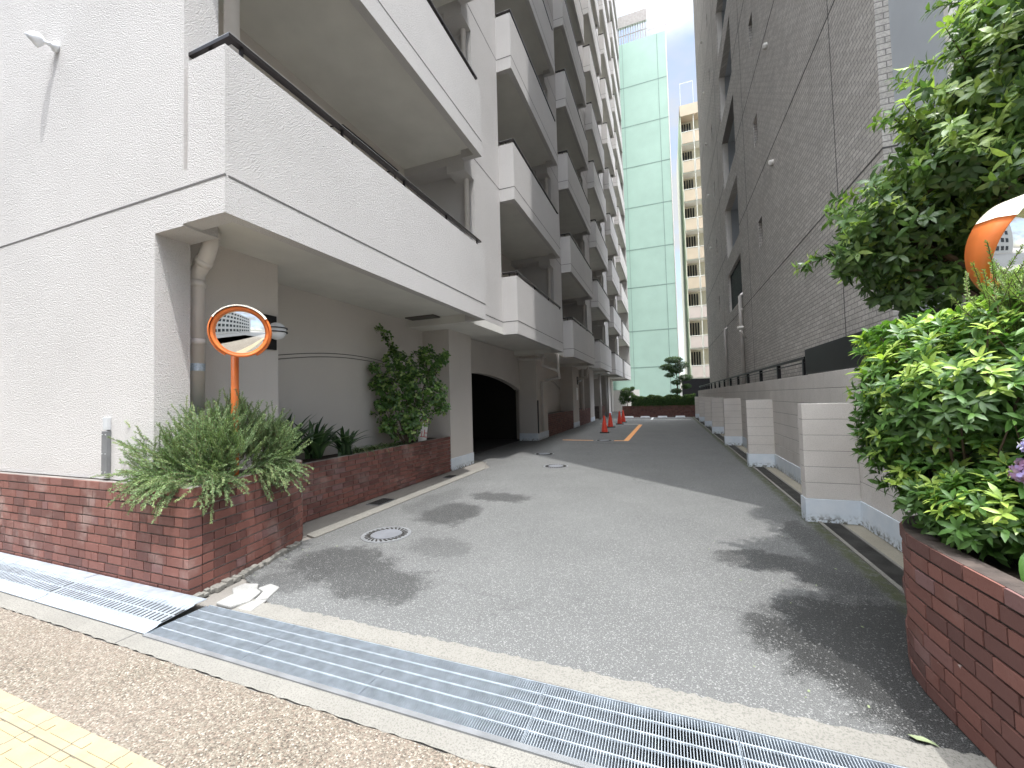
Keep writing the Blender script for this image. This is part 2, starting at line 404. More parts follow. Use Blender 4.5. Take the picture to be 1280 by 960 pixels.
# crumbling mortar fillet along the foot of the left planter
fl=MB()
for (x0,y0),(x1,y1) in (((-3.47,2.08),(-3.545,2.58)),((-3.545,2.58),(-3.73,3.25))):
    n=16
    for i in range(n):
        a=(i+.5)/n; w=.02+.03*random.random()
        fl.obox((x0+(x1-x0)*a+w*.4,y0+(y1-y0)*a,.01),(w,0,0),((x1-x0)/n*.6,(y1-y0)/n*.6,0),(0,0,.012+.02*random.random()))
tag(fl.build('mortar_fillet',M['conc'],bevel=.006),kind='structure')

# painted markings
def strip(name,pts,w,z,mat):
    a,b=Vector(pts[0]),Vector(pts[1]); d=(b-a).normalized(); n=Vector((-d.y,d.x))*w/2
    return sheet(name,[tuple(a+n),tuple(a-n),tuple(b-n),tuple(b+n)],z,mat)
strip('bay_line',[(-3.5,14.03),(-2.42,14.0)],.14,.004,M['oline']); strip('bay_line',[(-1.72,14.0),(-1.26,14.0)],.14,.004,M['oline'])
strip('bay_line',[(-1.33,14.07),(-1.33,21.85)],.17,.004,M['oline'])
strip('parking_line',[(-3.5,22.6),(-1.26,22.2)],.12,.004,M['wline'])
strip('parking_line',[(-3.2,26.3),(1.25,26.2)],.12,.004,M['wline'])
strip('parking_line',[(-.95,26.3),(-.95,28.9)],.12,.008,M['wline'])

# ------------------------------------------------------------------ brick work
def brick_path(m, pts, z0, z1, rowh=.0775, th=.1, ths=None, depth=.10, gap=.008, side=1, mi=0, closed=False, zfun=None):
    """bricks laid along a 2-D polyline; the face is on the right-hand side of the direction of travel"""
    P=[Vector((x,y)) for x,y in pts]; seg=[(P[i],P[i+1]) for i in range(len(P)-1)]
    L=[(b-a).length for a,b in seg]; cum=[0]
    for l in L: cum.append(cum[-1]+l)
    tot=cum[-1]
    def at(s):
        s=max(0,min(tot,s))
        for i in range(len(L)):
            if s<=cum[i+1]+1e-9: 
                a,b=seg[i]; d=(b-a).normalized(); return a+d*(s-cum[i]),d
    rows=int(round((z1-z0)/rowh)); rh=(z1-z0)/rows
    for r in range(rows):
        s=0.0; first=True; pat=r%2
        while s<tot-.005:
            w=random.choice((.205,.205,.1,.1,.1475)) if not (r==rows-1) else .205
            if first and pat: w=.1
            first=False
            e=min(s+w,tot)
            if tot-e<.04: e=tot
            # break at path corners
            for c in cum[1:-1]:
                if s+.02<c<e-.001 and abs(seg[cum.index(c)-1][0].x)>=0:
                    i=cum.index(c); d1=(seg[i-1][1]-seg[i-1][0]).normalized(); d2=(seg[i][1]-seg[i][0]).normalized()
                    if d1.dot(d2)<.9: e=c
            pa,d1=at(s+gap/2); pb,d2=at(e-gap/2); d=(pb-pa)
            if d.length>.01:
                c=(pa+pb)/2; dn=d.normalized(); n=Vector((dn.y,-dn.x))
                off=random.uniform(-.0015,.0025)
                cc=c-n*(depth/2)+n*off
                zc=z0+(r+.5)*rh
                m.obox((cc.x,cc.y,zc),(d.x/2,d.y/2,0),(n.x*depth/2,n.y*depth/2,0),(0,0,rh/2-gap*.85),mi,random.random())
            s=e
    # mortar body 6 mm behind the faces
    for si,(a,b) in enumerate(seg):
        d=(b-a).normalized(); n=Vector((d.y,-d.x)); q=.010
        if si==0: a=a+d*.012
        if si==len(seg)-1: b=b-d*.012
        a2=a-n*q; b2=b-n*q; c=(a2+b2)/2-n*(depth/2-.004)
        m.obox((c.x,c.y,(z0+z1)/2-.002),((b2-a2).x/2,(b2-a2).y/2,0),(n.x*(depth/2-.004),n.y*(depth/2-.004),0),(0,0,(z1-z0)/2-.003),1,.5)

def arc(cx,cy,r,a0,a1,n): return [(cx+r*math.cos(R_(a0+(a1-a0)*i/n)),cy+r*math.sin(R_(a0+(a1-a0)*i/n))) for i in range(n+1)]
# left corner planter
random.seed(21)
pl=empty('brick_planter','red brick corner planter with a long street face, holding the rosemary bush','planter')
b=MB(); brick_path(b,[(-8.6,2.06),(-3.488,2.06)],0.0,.855)
b.build('front_wall',[M['brick'],M['mortar']],pl)
b=MB(); path=[(-3.501,2.167),(-3.56,2.6),(-3.66,3.0)]+[(-3.73,3.22),(-3.79,3.36),(-3.86,3.45),(-3.95,3.51),(-4.08,3.55),(-4.3,3.56)]
brick_path(b,path,0.0,.855); b.build('side_wall',[M['brick'],M['mortar_lt']],pl)
b=MB(); b.prism([(-4.1,2.14),(-3.58,2.16),(-3.64,2.62),(-3.75,3.0),(-3.86,3.3),(-4.0,3.45),(-4.28,3.46),(-4.28,2.5),(-4.1,2.45)],.3,.80); b.build('soil',M['soil'],pl)
# second planter
p2=empty('brick_planter','long straight red brick planter in the shade under the first balcony','planter')
b=MB(); brick_path(b,[(-4.305,3.5),(-4.305,7.555)],0,.735,.072); b.build('front_wall',[M['brick'],M['mortar_lt']],p2)
b=MB(); b.box(-4.88,-4.41,3.52,7.54,.2,.70); b.build('soil',M['soil'],p2)
# right planter
p3=empty('brick_planter','dark red brick planter with a rounded end at the right edge, under the azalea','planter')
b=MB(); path=[(4.5,1.6),(1.20,1.6),(1.165,1.63),(1.155,1.7),(1.14,2.1),(1.125,2.35),(1.115,2.62),(1.13,2.75),(1.18,2.9),(1.27,3.05),(1.4,3.17),(1.6,3.25),(4.2,3.3)][::-1]
brick_path(b,path,0,.74,.074)
b.build('wall',[M['brick_dk'],plain('dark_wet_mortar',(.06,.045,.038),.9,var=.4,scale=12,bump=.6,bscale=80)],p3)
b=MB(); b.prism([(1.3,1.72),(4.2,1.72),(4.2,3.18),(1.62,3.12),(1.38,3.02),(1.28,2.9),(1.235,2.7),(1.26,2.3)],.2,.68); b.build('soil',M['soil'],p3)
# far planter
p4=empty('brick_planter','low red brick planter across the far end of the driveway, under the clipped hedge','planter')
b=MB(); brick_path(b,[(-3.0,29.6),(1.95,29.6)],0,.80,.08,gap=.008); b.build('front_wall',[M['brick_dk'],M['mortar']],p4)
b=MB(); b.box(-3.0,1.95,29.71,31.3,.0,.76); b.build('soil',M['soil'],p4)

# ------------------------------------------------------------------ drain gratings
def grate(i,x0,x1,label):
    e=empty('drain_grate',label,'drain grate','steel gratings across the driveway mouth')
    m=MB(); x=x0+.012
    while x<x1-.008:
        m.box(x-.0016,x+.0016,T0+.006,T1-.008,-.034,.002,t=random.random()); x+=.0125
    m.build('bearing_bars',M['steel'],e)
    m=MB()
    for k in range(1,5):
        yy=T0+(T1-T0)*k/5; m.box(x0+.002,x1-.002,yy-.0035,yy+.0035,-.004,.0045)
    m.build('cross_rods',M['steel'],e)
    m=MB(); m.box(x0+.002,x1-.002,T0+.001,T0+.005,-.036,.006); m.box(x0+.002,x1-.002,T1-.006,T1-.002,-.036,.006)
    m.box(x0+.002,x0+.004,T0+.0055,T1-.0065,-.036,.001); m.box(x1-.004,x1-.002,T0+.0055,T1-.0065,-.036,.001)
    m.build('frame',M['steel'],e)
lbl=['steel grating at the left end of the row, touching the raised ridged cover','steel grating second from the left, below the cracked white concrete','steel grating in the middle of the row across the driveway','steel grating second from the right, where dark gaps begin to show','steel grating at the right end of the row, near the right brick planter']
for i in range(5): grate(i,-3.25+i*.87,-3.25+(i+1)*.87,lbl[i])
fr=MB(); fr.box(-3.25,1.1,T0-.028,T0,-.04,.010); fr.box(-3.25,1.1,T1,T1+.004,-.04,.003)
tag(fr.build('drain_angle_rail',M['steel_dull']),'long dull steel angle along the street side of the gratings','drain frame')
def ramp_cover(x0,x1,label):
    e=empty('drain_cover',label,'drain cover','raised ridged steel covers along the brick wall')
    za,zb=.012,.052; ya,yb=1.66,2.045
    def zz(y): return za+(zb-za)*(y-ya)/(yb-ya)
    m=MB()
    prof=[(ya,zz(ya)),(ya+.07,zz(ya)+.012),(ya+.078,zz(ya)+.02),(yb-.09,zz(yb)+.0),(yb-.083,zz(yb)+.008),(yb,zz(yb)+.006)]
    for (y0,z0),(y1,z1) in zip(prof[:-1],prof[1:]):
        m.add([(x0,y0,z0),(x1,y0,z0),(x1,y1,z1),(x0,y1,z1),(x0,y0,z0-.004),(x1,y0,z0-.004),(x1,y1,z1-.004),(x0,y1,z1-.004)],[(0,1,2,3),(7,6,5,4),(1,5,6,2),(0,3,7,4),(0,4,5,1)])
    m.box(x1-.003,x1,ya,yb,-.01,.008)
    m.build('plate',M['steel'],e)
    r=MB(); d=MB(); y0,z0=prof[2]; y1,z1=prof[3]
    x=x0+.03
    while x<x1-.03:
        r.obox((x,(y0+y1)/2,(z0+z1)/2+.002),(.009,0,0),(0,(y1-y0)/2-.012,(z1-z0)/2*.92),(0,0,.003))
        for f in (.24,.6):
            yc=y0+(y1-y0)*f; zc=z0+(z1-z0)*f
            r.obox((x+.0225,yc,zc+.0014),(.0075,0,0),(0,.032,.032*(z1-z0)/(y1-y0)),(0,0,.0008),1)
        x+=.045
    r.build('slotted_ridges',[M['steel'],M['dark']],e)
ramp_cover(-4.66,-3.25,'raised ridged steel drain cover at the brick corner, nearest the gratings')
ramp_cover(-6.09,-4.67,'raised ridged steel drain cover in the middle of the left wall')
ramp_cover(-7.5,-6.10,'raised ridged steel drain cover cut by the left edge of the photo')
# side channel grates on the right
k=0; tag(MB().box(1.572,1.73,2.5,29,-.0045,-.003).build('channel_bed',M['dark']),kind='structure')  # dark sheet under the bars standing for the shaded depth of the channel
y=2.7
names=['nearest the brick planter','second along, before the first buttress','third along, passing the first buttress','between the first and second buttresses, near part','between the first and second buttresses, middle part','between the first and second buttresses, far part']
while y<28.5:
    m=MB(); yy=y+.01
    while yy<y+.985: m.box(1.575,1.727,yy,yy+.006,-.002,.004); yy+=.022
    m.box(1.568,1.574,y+.003,y+.993,-.002,.006); m.box(1.728,1.733,y+.003,y+.993,-.002,.006)
    o=m.build('channel_grate',M['grate_dark'])
    if k<6: lb='narrow dark channel grating along the block wall, '+names[k]
    else: lb='narrow dark channel grating far along the block wall, beyond its second buttress'
    tag(o,lb,'drain grate','channel gratings along the block wall'); y+=1.0; k+=1
# manhole covers
def manhole(name,x,y,r,label):
    e=empty(name,label,'manhole cover'); 
    m=MB(); m.lathe([(r,-.01),(r,.006),(r*.9,.006),(r*.9,.003),(.0001,.003)],(x,y,0),(0,0,1),48); m.build('rim',M['steel_dull'],e)
    m=MB(); m.lathe([(r*.60,-.0),(r*.60,.0105),(.0001,.0105)],(x,y,0),(0,0,1),40); m.build('lid',plain('manhole_lid_metal',(.17,.175,.19),.6,.3),e)
    m=MB()
    for a in range(26):
        th=2*math.pi*a/26
        m.obox((x+math.cos(th)*r*.745,y+math.sin(th)*r*.745,.006),(math.cos(th+.5)*r*.12,math.sin(th+.5)*r*.12,0),(-math.sin(th+.5)*r*.035,math.cos(th+.5)*r*.035,0),(0,0,.003))
    m.build('ring_pattern',M['dark'],e)
manhole('manhole_cover',-3.0,3.79,.27,'round manhole cover with a pale lid, nearest the street by the left kerb')
manhole('manhole_cover',-2.32,8.62,.27,'dark round manhole cover in the middle of the driveway in sunlight')
manhole('manhole_cover',-3.12,10.45,.26,'dark round manhole cover at the edge of the shade by the garage')
manhole('manhole_cover',-2.05,14.0,.28,'dark manhole cover set in the gap of the orange line')
def pit(x0,x1,y0,y1,z,label):
    e=empty('drain_pit_cover',label,'drain cover')
    m=MB(); m.box(x0,x1,y0,y1,z-.01,z); m.build('frame',M['steel_dull'],e)
    m=MB(); n=12
    for i in range(n):
        a=x0+.02+(x1-x0-.04)*i/(n-1); m.box(a-.003,a+.003,y0+.02,y1-.02,z,z+.004)
    for i in range(n):
        a=y0+.02+(y1-y0-.04)*i/(n-1); m.box(x0+.02,x1-.02,a-.003,a+.003,z,z+.003)
    m.build('mesh_grid',M['dark'],e)
pit(-4.17,-3.93,4.82,5.2,.006,'small square mesh drain cover at the foot of the shaded brick planter')
pit(-4.12,-3.92,6.9,7.15,.006,'small dark drain cover beside the column foot')

# ------------------------------------------------------------------ left apartment building
AB=empty('apartment_building','tall off-white stucco apartment block with stacked balconies and brick footings','building')
BAYS=[(2.12,7.0),(8.8,13.2),(14.8,19.55),(21.25,25.85),(27.9,32.6),(34.0,40.3)]
FL=3.18; NF=13; XI=-4.95; XP=-3.55; XO=-3.17; TOP=3.0+FL*NF
m=MB()
m.box(-16,-4.05,2.12,2.4,0.86,2.98); m.box(-16,-3.675,2.12,2.4,2.98,TOP)
m.box(-16,-4.05,2.15,2.4,0,.86)
# drip-less shadow slot where the parapets meet this wall
for k in range(0):
    pass
for zz in [3.3+FL*i for i in range(NF)]: m.box(-16,-3.676,2.1175,2.13,zz-.008,zz+.008,1)
m.build('street_wall',[M['stucco'],M['joint']],AB)
m=MB(); m.box(-16,XI,2.4,41,3.2,TOP); 
m.build('inner_wall',M['paint'],AB)
# ground floor walls with openings
m=MB(); m.box(-16,XI+.0,2.4,8.55,0,3.2); 
m.box(-16,XI,14.0,26.0,0,3.2); m.box(-16,-9,26,39.5,0,3.2); m.box(-16,XI,39.5,41,0,3.2)
m.build('ground_floor_wall',M['paint'],AB)
m=MB(); m.box(-12,-9,8.56,13.99,0,3.19); m.box(-9,-5.2,8.551,8.56,0,2.6); m.box(-9,-5.2,13.99,13.999,0,2.6); m.box(-9,-5.0,8.56,13.99,.0,.012); m.build('garage_interior',M['dark'],AB)  # walls and floor coloured near black in place of the garage's shade
# arched lintel above the garage opening
ys=[8.6+(13.66-8.6)*i/20 for i in range(21)]
def archz(y):
    a=(y-8.6)/(13.66-8.6); return 1.80+.44*math.sin(math.pi*min(1,max(0,.22+a*.78)))**.8 if True else 0
m=MB()
for i in range(20):
    y0,y1=ys[i],ys[i+1]; za,zb=archz(y0),archz(y1)
    vs=[(-5.12,y0,za),(-5.12,y1,zb),(-5.12,y1,3.15),(-5.12,y0,3.15),(-4.93,y0,za),(-4.93,y1,zb),(-4.93,y1,3.15),(-4.93,y0,3.15)]
    m.add(vs,[(0,1,2,3),(7,6,5,4),(0,4,5,1),(2,6,7,3)])
m.box(-10,-5.2,8.55,13.99,2.6,2.66)
m.build('garage_lintel',M['paint'],AB)
# arch mouldings
def arcline(y0,y1,zs,zp,part='arch_moulding'):
    m=MB()
    for off in (0,.055):
        pts=[(XI+.002,y0+(y1-y0)*i/24,zs+(zp-zs)*math.sin(math.pi*i/24)+off) for i in range(25)]
        m.tube(pts,.006,6)
    return m.build(part,M['joint'],AB)
arcline(3.3,7.55,1.98,2.24); arcline(15.1,19.6,1.9,2.3)
# columns on the ground floor
def column(y0,y1,x1=-4.30,base=True,lam=0):
    m=MB(); m.box(XI-.02,x1,y0,y1,0.0 if not base else .26,3.16); c=m.build('column',M['paint'],AB)
    if base:
        m=MB(); m.box(XI-.02,x1+.012,y0-.012,y1+.012,0,.262); m.build('column_base',M['basecoat'],c)
    return c
column(2.42,3.5,base=False)
column(7.56,8.6); column(13.66,15.05); column(19.6,20.95); column(24.3,25.7); column(32.5,33.8)
for (a,b_) in ((15.07,19.58),(20.97,24.28),(28.2,30.3)):
    random.seed(int(a)); m=MB(); brick_path(m,[(-4.31,a),(-4.31,b_)],0,.86,.078,gap=.008); m.box(XI-.02,-4.42,a,b_,.0,.84,1)
    m.build('brick_base',[M['brick_dk'],M['mortar']],AB)
# soffit strip over ground floor behind balconies and beams between bays
for i in range(5):
    y0,y1=BAYS[i][1],BAYS[i+1][0]; m=MB()
    m.box(XI-.05,XP,y0+.002,y1-.002,3.01,3.17)
    m.build('pier_soffit',M['soffit'],AB)
# piers
for i in range(5):
    y0,y1=BAYS[i][1],BAYS[i+1][0]; m=MB()
    m.box(XI-.05,XP,y0+.42,y1,3.172,TOP)
    for k in range(NF):
        z0=3.0+FL*k
        m.box(XI-.05,XP,y0+.002,y0+.42,max(z0,3.172),z0+1.36)
        m.box(XP-.01,XP+.0025,y0+.003,y1-.003,z0+.292,z0+.308,1)
        m.box(XP-.4,XP,y0+.002,y0+.419,z0+FL-.16,z0+FL-.001)
    m.build('pier',[M['stucco'],M['joint']],AB)
    m=MB(); m.tube([(XP-.14,y0+.35,3.3),(XP-.14,y0+.35,TOP)],.055,14); m.build('downpipe',M['pipe'],AB,True)
m=MB(); m.box(XI-.05,XO-.05,40.32,40.6,3.0,TOP); m.build('end_wall',M['stucco'],AB)
# balconies
def balcony_meshes(bi):
    y0,y1=BAYS[bi]; xs=-3.675 if bi==0 else XP
    m=MB(); t=.12
    ya = y0
    m.box(XO-t,XO,ya+(.03 if bi==0 else 0)+.0,y1,.0,1.36)      # long parapet
    yy=ya+(.03 if bi==0 else 0)
    m.box(xs-(0 if bi==0 else .002),XO-t,yy,yy+t,.0,1.36)         # near return
    m.box(XP-.002,XO-t,y1-t,y1,0,1.36)
    if bi==0:
        m.box(xs,XO-.0,2.12,2.15,.0,.44)      # flush lower beam
        m.box(xs+.055,XO,2.121,2.149,.44,1.36)
    # joint line
    m.box(XO-.01,XO+.0025,yy-.002,y1-.004,.292,.308,1); m.box(xs,XO+.0025,ya-.0025,ya+.01,.292,.308,1)
    if bi: m.box(xs,XO+.0025,ya-.0025,ya+.01,.292,.308,1) if False else None
    par=m
    s=MB(); s.box(XI-.02,XO-t,y0+(.152 if bi==0 else t),y1-t*0-.0,.16,.28)
    if bi==0: s.box(-4.05,xs,2.401,2.6,.161,.279) 
    r=MB()
    xr=XO-.032; yr=y0+.035; z=1.475
    r.box(xr-.03,xr+.03,yr,y1-.12,z-.022,z+.008); r.box(xs+.0,xr-.03,yr,yr+.06,z-.022,z+.008)
    n=int((y1-y0)/1.2)
    for i in range(n+1):
        yy=yr+.12+(y1-y0-.4)*i/n; r.box(xr-.012,xr+.012,yy-.012,yy+.012,1.355,z-.021)
    r.box((xs+xr)/2-.012,(xs+xr)/2+.012,yr+.018,yr+.042,1.355,z-.021)
    r.box(xr+.026,xr+.031,yr,y1-.12,z+.008,z+.012,1); r.box(xs,xr+.03,yr,yr+.005,z+.008,z+.012,1)
    return par,s,r
for bi in range(6):
    P_,S_,Rr=balcony_meshes(bi)
    c0=P_.build('balcony',[M['stucco'],M['joint']],AB); s0=S_.build('floor_slab',M['soffit'],c0); r0=Rr.build('handrail',[M['rail'],M['railtop']],c0)
    y0,y1=BAYS[bi]
    w=MB(); a,b_=y0+.9,y1-.7
    w.box(XI-.01,XI+.035,a,b_,.29,2.35,0)
    for yy in (a,(a+b_)/2,b_): w.box(XI+.03,XI+.06,yy-.03,yy+.03,.29,2.35,1)
    w.box(XI+.03,XI+.06,a,b_,2.31,2.37,1)
    w0=w.build('window',[M['glass'],M['rail']],c0)
    for k in range(NF):
        if k==0: c=c0
        else:
            c=c0.copy(); COL.objects.link(c); c.parent=AB
            for q in (s0,r0,w0):
                d=q.copy(); COL.objects.link(d); d.parent=c
        c.location=(0,0,3.0+FL*k)
# corner downpipes
def pipe(pts,r,name='downpipe',parent=None,collars=()):
    m=MB(); m.tube(pts,r,20)
    for c,d in collars: m.lathe([(r,-.03),(r*1.13,-.03),(r*1.13,.03),(r,.03)],c,d,20)
    return m.build(name,M['pipe'],parent,True)
pipe([(-3.60,2.47,3.3),(-3.60,2.47,TOP)],.062,'downpipe',AB)
px,py=-4.16,2.52
cp=pipe([(px+.20,py-.0,3.17),(px+.2,py,3.02),(px+.14,py,2.90),(px+.05,py,2.80),(px,py,2.74),(px,py,.78)],.066,'corner_downpipe',AB,
     (((px,py,2.66),(0,0,1)),((px,py,2.1),(0,0,1)),((px,py,1.36),(0,0,1)),((px+.2,py,3.1),(0,0,1)),((px+.10,py,2.86),(1,0,1.0))))
m=MB(); m.lathe([(.0668,-.035),(.0675,-.035),(.0675,.035),(.0668,.035)],(px,py,1.86),(0,0,1),24); m.build('pipe_sticker',M['sticker'],cp)
# soffit hatch
m=MB(); m.box(-4.80,-4.15,6.72,6.98,3.135,3.158); m.build('soffit_hatch',plain('dark_soffit_vent',(.10,.09,.08),.7),AB)
# garage corner pipe run
def P3(m,pts,r=.05): m.tube(pts,r,12)
m=MB(); P3(m,[(-4.9,13.5,2.98),(-4.9,13.5,2.88),(-4.0,13.5,2.86),(-4.0,13.5,3.0)],.045)
P3(m,[(-4.0,13.5,3.0),(-4.0,13.5,2.62),(-3.5,13.7,2.42),(-3.5,13.9,2.2),(-4.0,14.0,2.12),(-4.22,14.1,2.1),(-4.22,14.1,.3)],.05)
P3(m,[(-3.5,13.7,3.0),(-3.5,13.7,2.42)],.045)
m.build('drain_pipework',M['pipe'],AB,True)
for pts,r in (([(-3.6,20.0,2.95),(-3.7,20.2,2.5),(-4.2,20.4,2.4)],.05),([(-4.2,21.6,.8),(-4.2,21.6,3.0)],.06),([(-4.2,27.5,0),(-4.2,27.5,3.0)],.09),([(-4.2,30.5,0),(-4.2,30.5,3.0)],.08)):
    m=MB(); P3(m,pts,r); m.build('downpipe',M['pipe'],AB,True)
m=MB(); m.box(-4.299,-4.27,13.70,13.80,.25,1.42); m.build('cable_cover',M['black'],AB)
# AC pipes, laundry bracket inside first balcony
m=MB(); P3(m,[(-4.85,4.9,5.9),(-4.6,4.9,5.86),(-4.6,6.3,5.86),(-4.85,6.3,5.9)],.012); P3(m,[(-4.6,5.1,5.86),(-4.6,5.1,5.2)],.014); P3(m,[(-4.6,6.2,5.86),(-4.6,6.2,5.2)],.014)
P3(m,[(-4.7,5.0,5.95),(-4.7,6.3,5.95)],.01); m.build('laundry_bracket',M['rail'],AB)
m=MB(); m.lathe([(.001,.1),(.07,.09),(.11,.03),(.12,0),(.12,-.03)],(-4.8,4.05,5.55),(1,0,0),20); m.build('vent_hood',M['rail'],AB,True)

# wall spot lamp on the street wall
lx,lz=-5.675,5.18
e=empty('wall_spotlight','small white round spotlight high on the stucco street wall, casting a long thin shadow','wall lamp')
m=MB(); m.lathe([(.001,0),(.05,0),(.05,.03),(.03,.04),(.024,.06)],(lx,2.12,lz),(0,-1,0),24); m.tube([(lx,2.08,lz),(lx-.03,2.04,lz+.01),(lx-.06,2.02,lz)],.020,14); m.build('mount',M['white'],e,True)
d=Vector((-.62,-.50,-.60)).normalized(); c0=Vector((lx-.075,1.985,lz+.01))
m=MB(); m.lathe([(.001,-.075),(.03,-.07),(.052,-.045),(.06,-.01),(.062,.035),(.058,.035)],c0,d,28); m.build('lamp_head',M['white'],e,True)
m=MB(); m.lathe([(.058,.030),(.001,.030)],c0,d,28); m.build('lens',plain('lamp_lens',(.08,.08,.08),.2),e)
# steel cable box on the street wall
e=empty('cable_riser_cover','narrow grey steel cover strip on the stucco just above the brick wall','cable cover')
m=MB(); m.box(-4.735,-4.655,2.085,2.119,.90,1.29); m.build('cover_plate',M['steel_dull'],e,bevel=.003)
m=MB(); m.box(-4.728,-4.662,2.09,2.119,1.30,1.415); m.build('junction_box',plain('grey_box',(.50,.51,.52),.5),e,bevel=.003)
m=MB()
for z in (.93,1.09,1.26):
    for x in (-4.72,-4.67): m.lathe([(.005,0),(.004,.004),(.001,.005)],(x,2.085,z),(0,-1,0),8)
m.build('screws',M['railtop'],e)
# globe lamps
def globe_lamp(x,y,z,label,r=.10,back=True):
    e=empty('wall_lamp',label,'wall lamp','globe lamps on the apartment columns')
    m=MB(); m.box(x+.001,x+.03,y-.1,y+.1,z-.2,z+.2); m.build('back_plate',M['black'],e,bevel=.004)
    m=MB()
    prof=[(r*math.sin(math.pi*i/12)+.0005,-r*math.cos(math.pi*i/12)) for i in range(13)]
    m.lathe(prof,(x+.05+r,y,z),(0,0,1),24); m.build('globe',M['globe'],e,True)
    m=MB()
    for dz in (-.015,.03):
        m.lathe([(r+.006,dz-.006),(r+.014,dz-.006),(r+.014,dz+.006),(r+.006,dz+.006),(r+.006,dz-.006)],(x+.05+r,y,z),(0,0,1),28)
    m.box(x+.028,x+.06,y-.012,y+.012,z-.03,z+.04)
    m.build('cage_ring',M['black'],e)
globe_lamp(-4.30,3.36,2.33,'white globe lamp on a black plate behind the round mirror')
globe_lamp(-4.30,20.7,2.35,'small globe lamp on the column beyond the garage, above the white notice',.09)
m=MB(); m.box(-4.298,-4.285,20.35,20.75,1.35,1.98); o=m.build('notice_board',M['paper']); tag(o,'narrow white notice fixed to the column under the small lamp','notice')

# ------------------------------------------------------------------ right: block wall, fence
W=empty('block_wall','long grey-beige concrete block wall with buttresses and a pale painted foot','garden wall')
XW=1.95
m=MB(); y=3.3; row=0
for r in range(9):
    z0=.14+r*.1985 if r else 0
zs=[.26+.21*i for i in range(8)]
random.seed(5)
for r in range(7):
    z0=.26+.21*r; yy=3.32-(.2 if r%2 else 0)
    while yy<30:
        a=max(yy,3.32); m.box(XW,XW+.15,a+.0015,min(yy+.4,30)-.0015,z0+.003,z0+.207); yy+=.4
m.box(XW+.004,XW+.146,3.33,30,.1,1.725,1)
m.build('block_courses',[M['block'],plain('block_mortar',(.20,.185,.17),.9)],W,bevel=.003)
m=MB(); m.box(XW-.012,XW+.16,3.31,30,0,.26); m.build('painted_foot',M['basecoat'],W)
m=MB(); 
for yb,xb in ((5.57,1.44),(9.38,1.49),(13.1,1.51),(16.9,1.54),(20.6,1.58),(24.3,1.6),(28.0,1.62)):
    m=MB()
    for r in range(6):
        z0=.26+.18*r; m.box(xb,XW-.001,yb,yb+.16,z0+.003,z0+.178)
    m.box(xb+.005,XW-.001,yb+.004,yb+.156,.1,1.335,1)
    o=m.build('buttress',[M['block'],bpy.data.materials['block_mortar']],W,bevel=.003)
    f=MB(); f.box(xb-.01,XW-.013,yb-.01,yb+.17,0,.26); f.build('buttress_foot',M['basecoat'],o)
def textobj(body,size,mat,loc,rot,name,parent,ext=.001):
    cu=bpy.data.curves.new(name,'FONT'); cu.body=body; cu.size=size; cu.extrude=ext; cu.align_x='CENTER'; cu.align_y='CENTER'
    tmp=bpy.data.objects.new(name,cu); COL.objects.link(tmp); bpy.context.view_layer.update()
    me=bpy.data.meshes.new_from_object(tmp.evaluated_get(bpy.context.evaluated_depsgraph_get())); bpy.data.objects.remove(tmp)
    me.name=name; me.materials.clear(); me.materials.append(mat)
    o=bpy.data.objects.new(name,me); COL.objects.link(o); o.location=loc; o.rotation_euler=rot
    if parent: o.parent=parent
    return o
textobj('3',.2,M['wline'],(XW-.003,13.35,1.6),(R_(90),0,R_(-90)),'number_mark',W)
F=empty('metal_fence','low black metal fence of posts and rails standing on the block wall','fence')
XF=2.04
m=MB(); m.box(XF-.02,XF+.02,7.55,30,1.99,2.03); m.build('top_rail',M['black'],F); 
m=MB(); m.box(XF-.012,XF+.012,7.55,30,1.93,1.945); m.build('thin_rail',M['black'],F)
y=7.6
while y<30:
    m=MB(); m.box(XF-.03,XF+.03,y-.03,y+.03,1.73,1.99); m.build('post',M['black'],F); y+=1.6
o=MB(); o.box(XF-.02,XF+.03,4.0,7.5,1.745,2.13); o=o.build('black_screen_panel',M['black'],bevel=.004); tag(o,'solid black screen board on the block wall, left of the azalea top','screen panel')

# ------------------------------------------------------------------ right tiled building
TB=empty('tiled_building','tall brown-grey tiled building on the right with slot windows and grey end panels','building')
XT=2.42; YN=5.80; YF=26.9; H=42.0
OP=[(4.62,6.1),(6.75,8.72)]+[(9.5+2.72*i,11.45+2.72*i) for i in range(11)]
SL=[5.28+2.70*i for i in range(14)]
# wall = grid with holes
yb=[YN,11.80,12.25,15.0,17.95,20.65,21.0,YF]
zb=sorted(set([0,H]+[z for a in OP for z in a]+[z for s in SL for z in (s,s+.70)]))
def hole(ya,yb_,za,zb_):
    yc=(ya+yb_)/2; zc=(za+zb_)/2
    if 15.0<yc<17.95: return any(a<zc<b for a,b in OP)
    if 11.8<yc<12.25 or 20.65<yc<21.0: return any(s<zc<s+.70 for s in SL)
    return False
m=MB()
for i in range(len(yb)-1):
    j=0
    while j<len(zb)-1:
        if hole(yb[i],yb[i+1],zb[j],zb[j+1]): j+=1; continue
        k=j
        while k<len(zb)-1 and not hole(yb[i],yb[i+1],zb[k],zb[k+1]): k+=1
        m.box(XT,XT+.22,yb[i],yb[i+1],zb[j],zb[k]); j=k
m.build('tiled_wall',M['tile'],TB)
m=MB(); m.box(XT+1.6,16,YN,YF,0,H); m.box(XT+.22,XT+1.6,YF-.2,YF,0,H); m.box(XT+.22,XT+1.6,YN,YN+.2,0,H); m.build('rear_mass',M['dark'],TB)
m=MB(); m.box(XT+.221,XT+1.59,YN+.21,14.99,0,H); m.box(XT+.221,XT+1.59,17.96,YF-.21,0,H)
m.build('inner_core',M['greypanel'],TB)
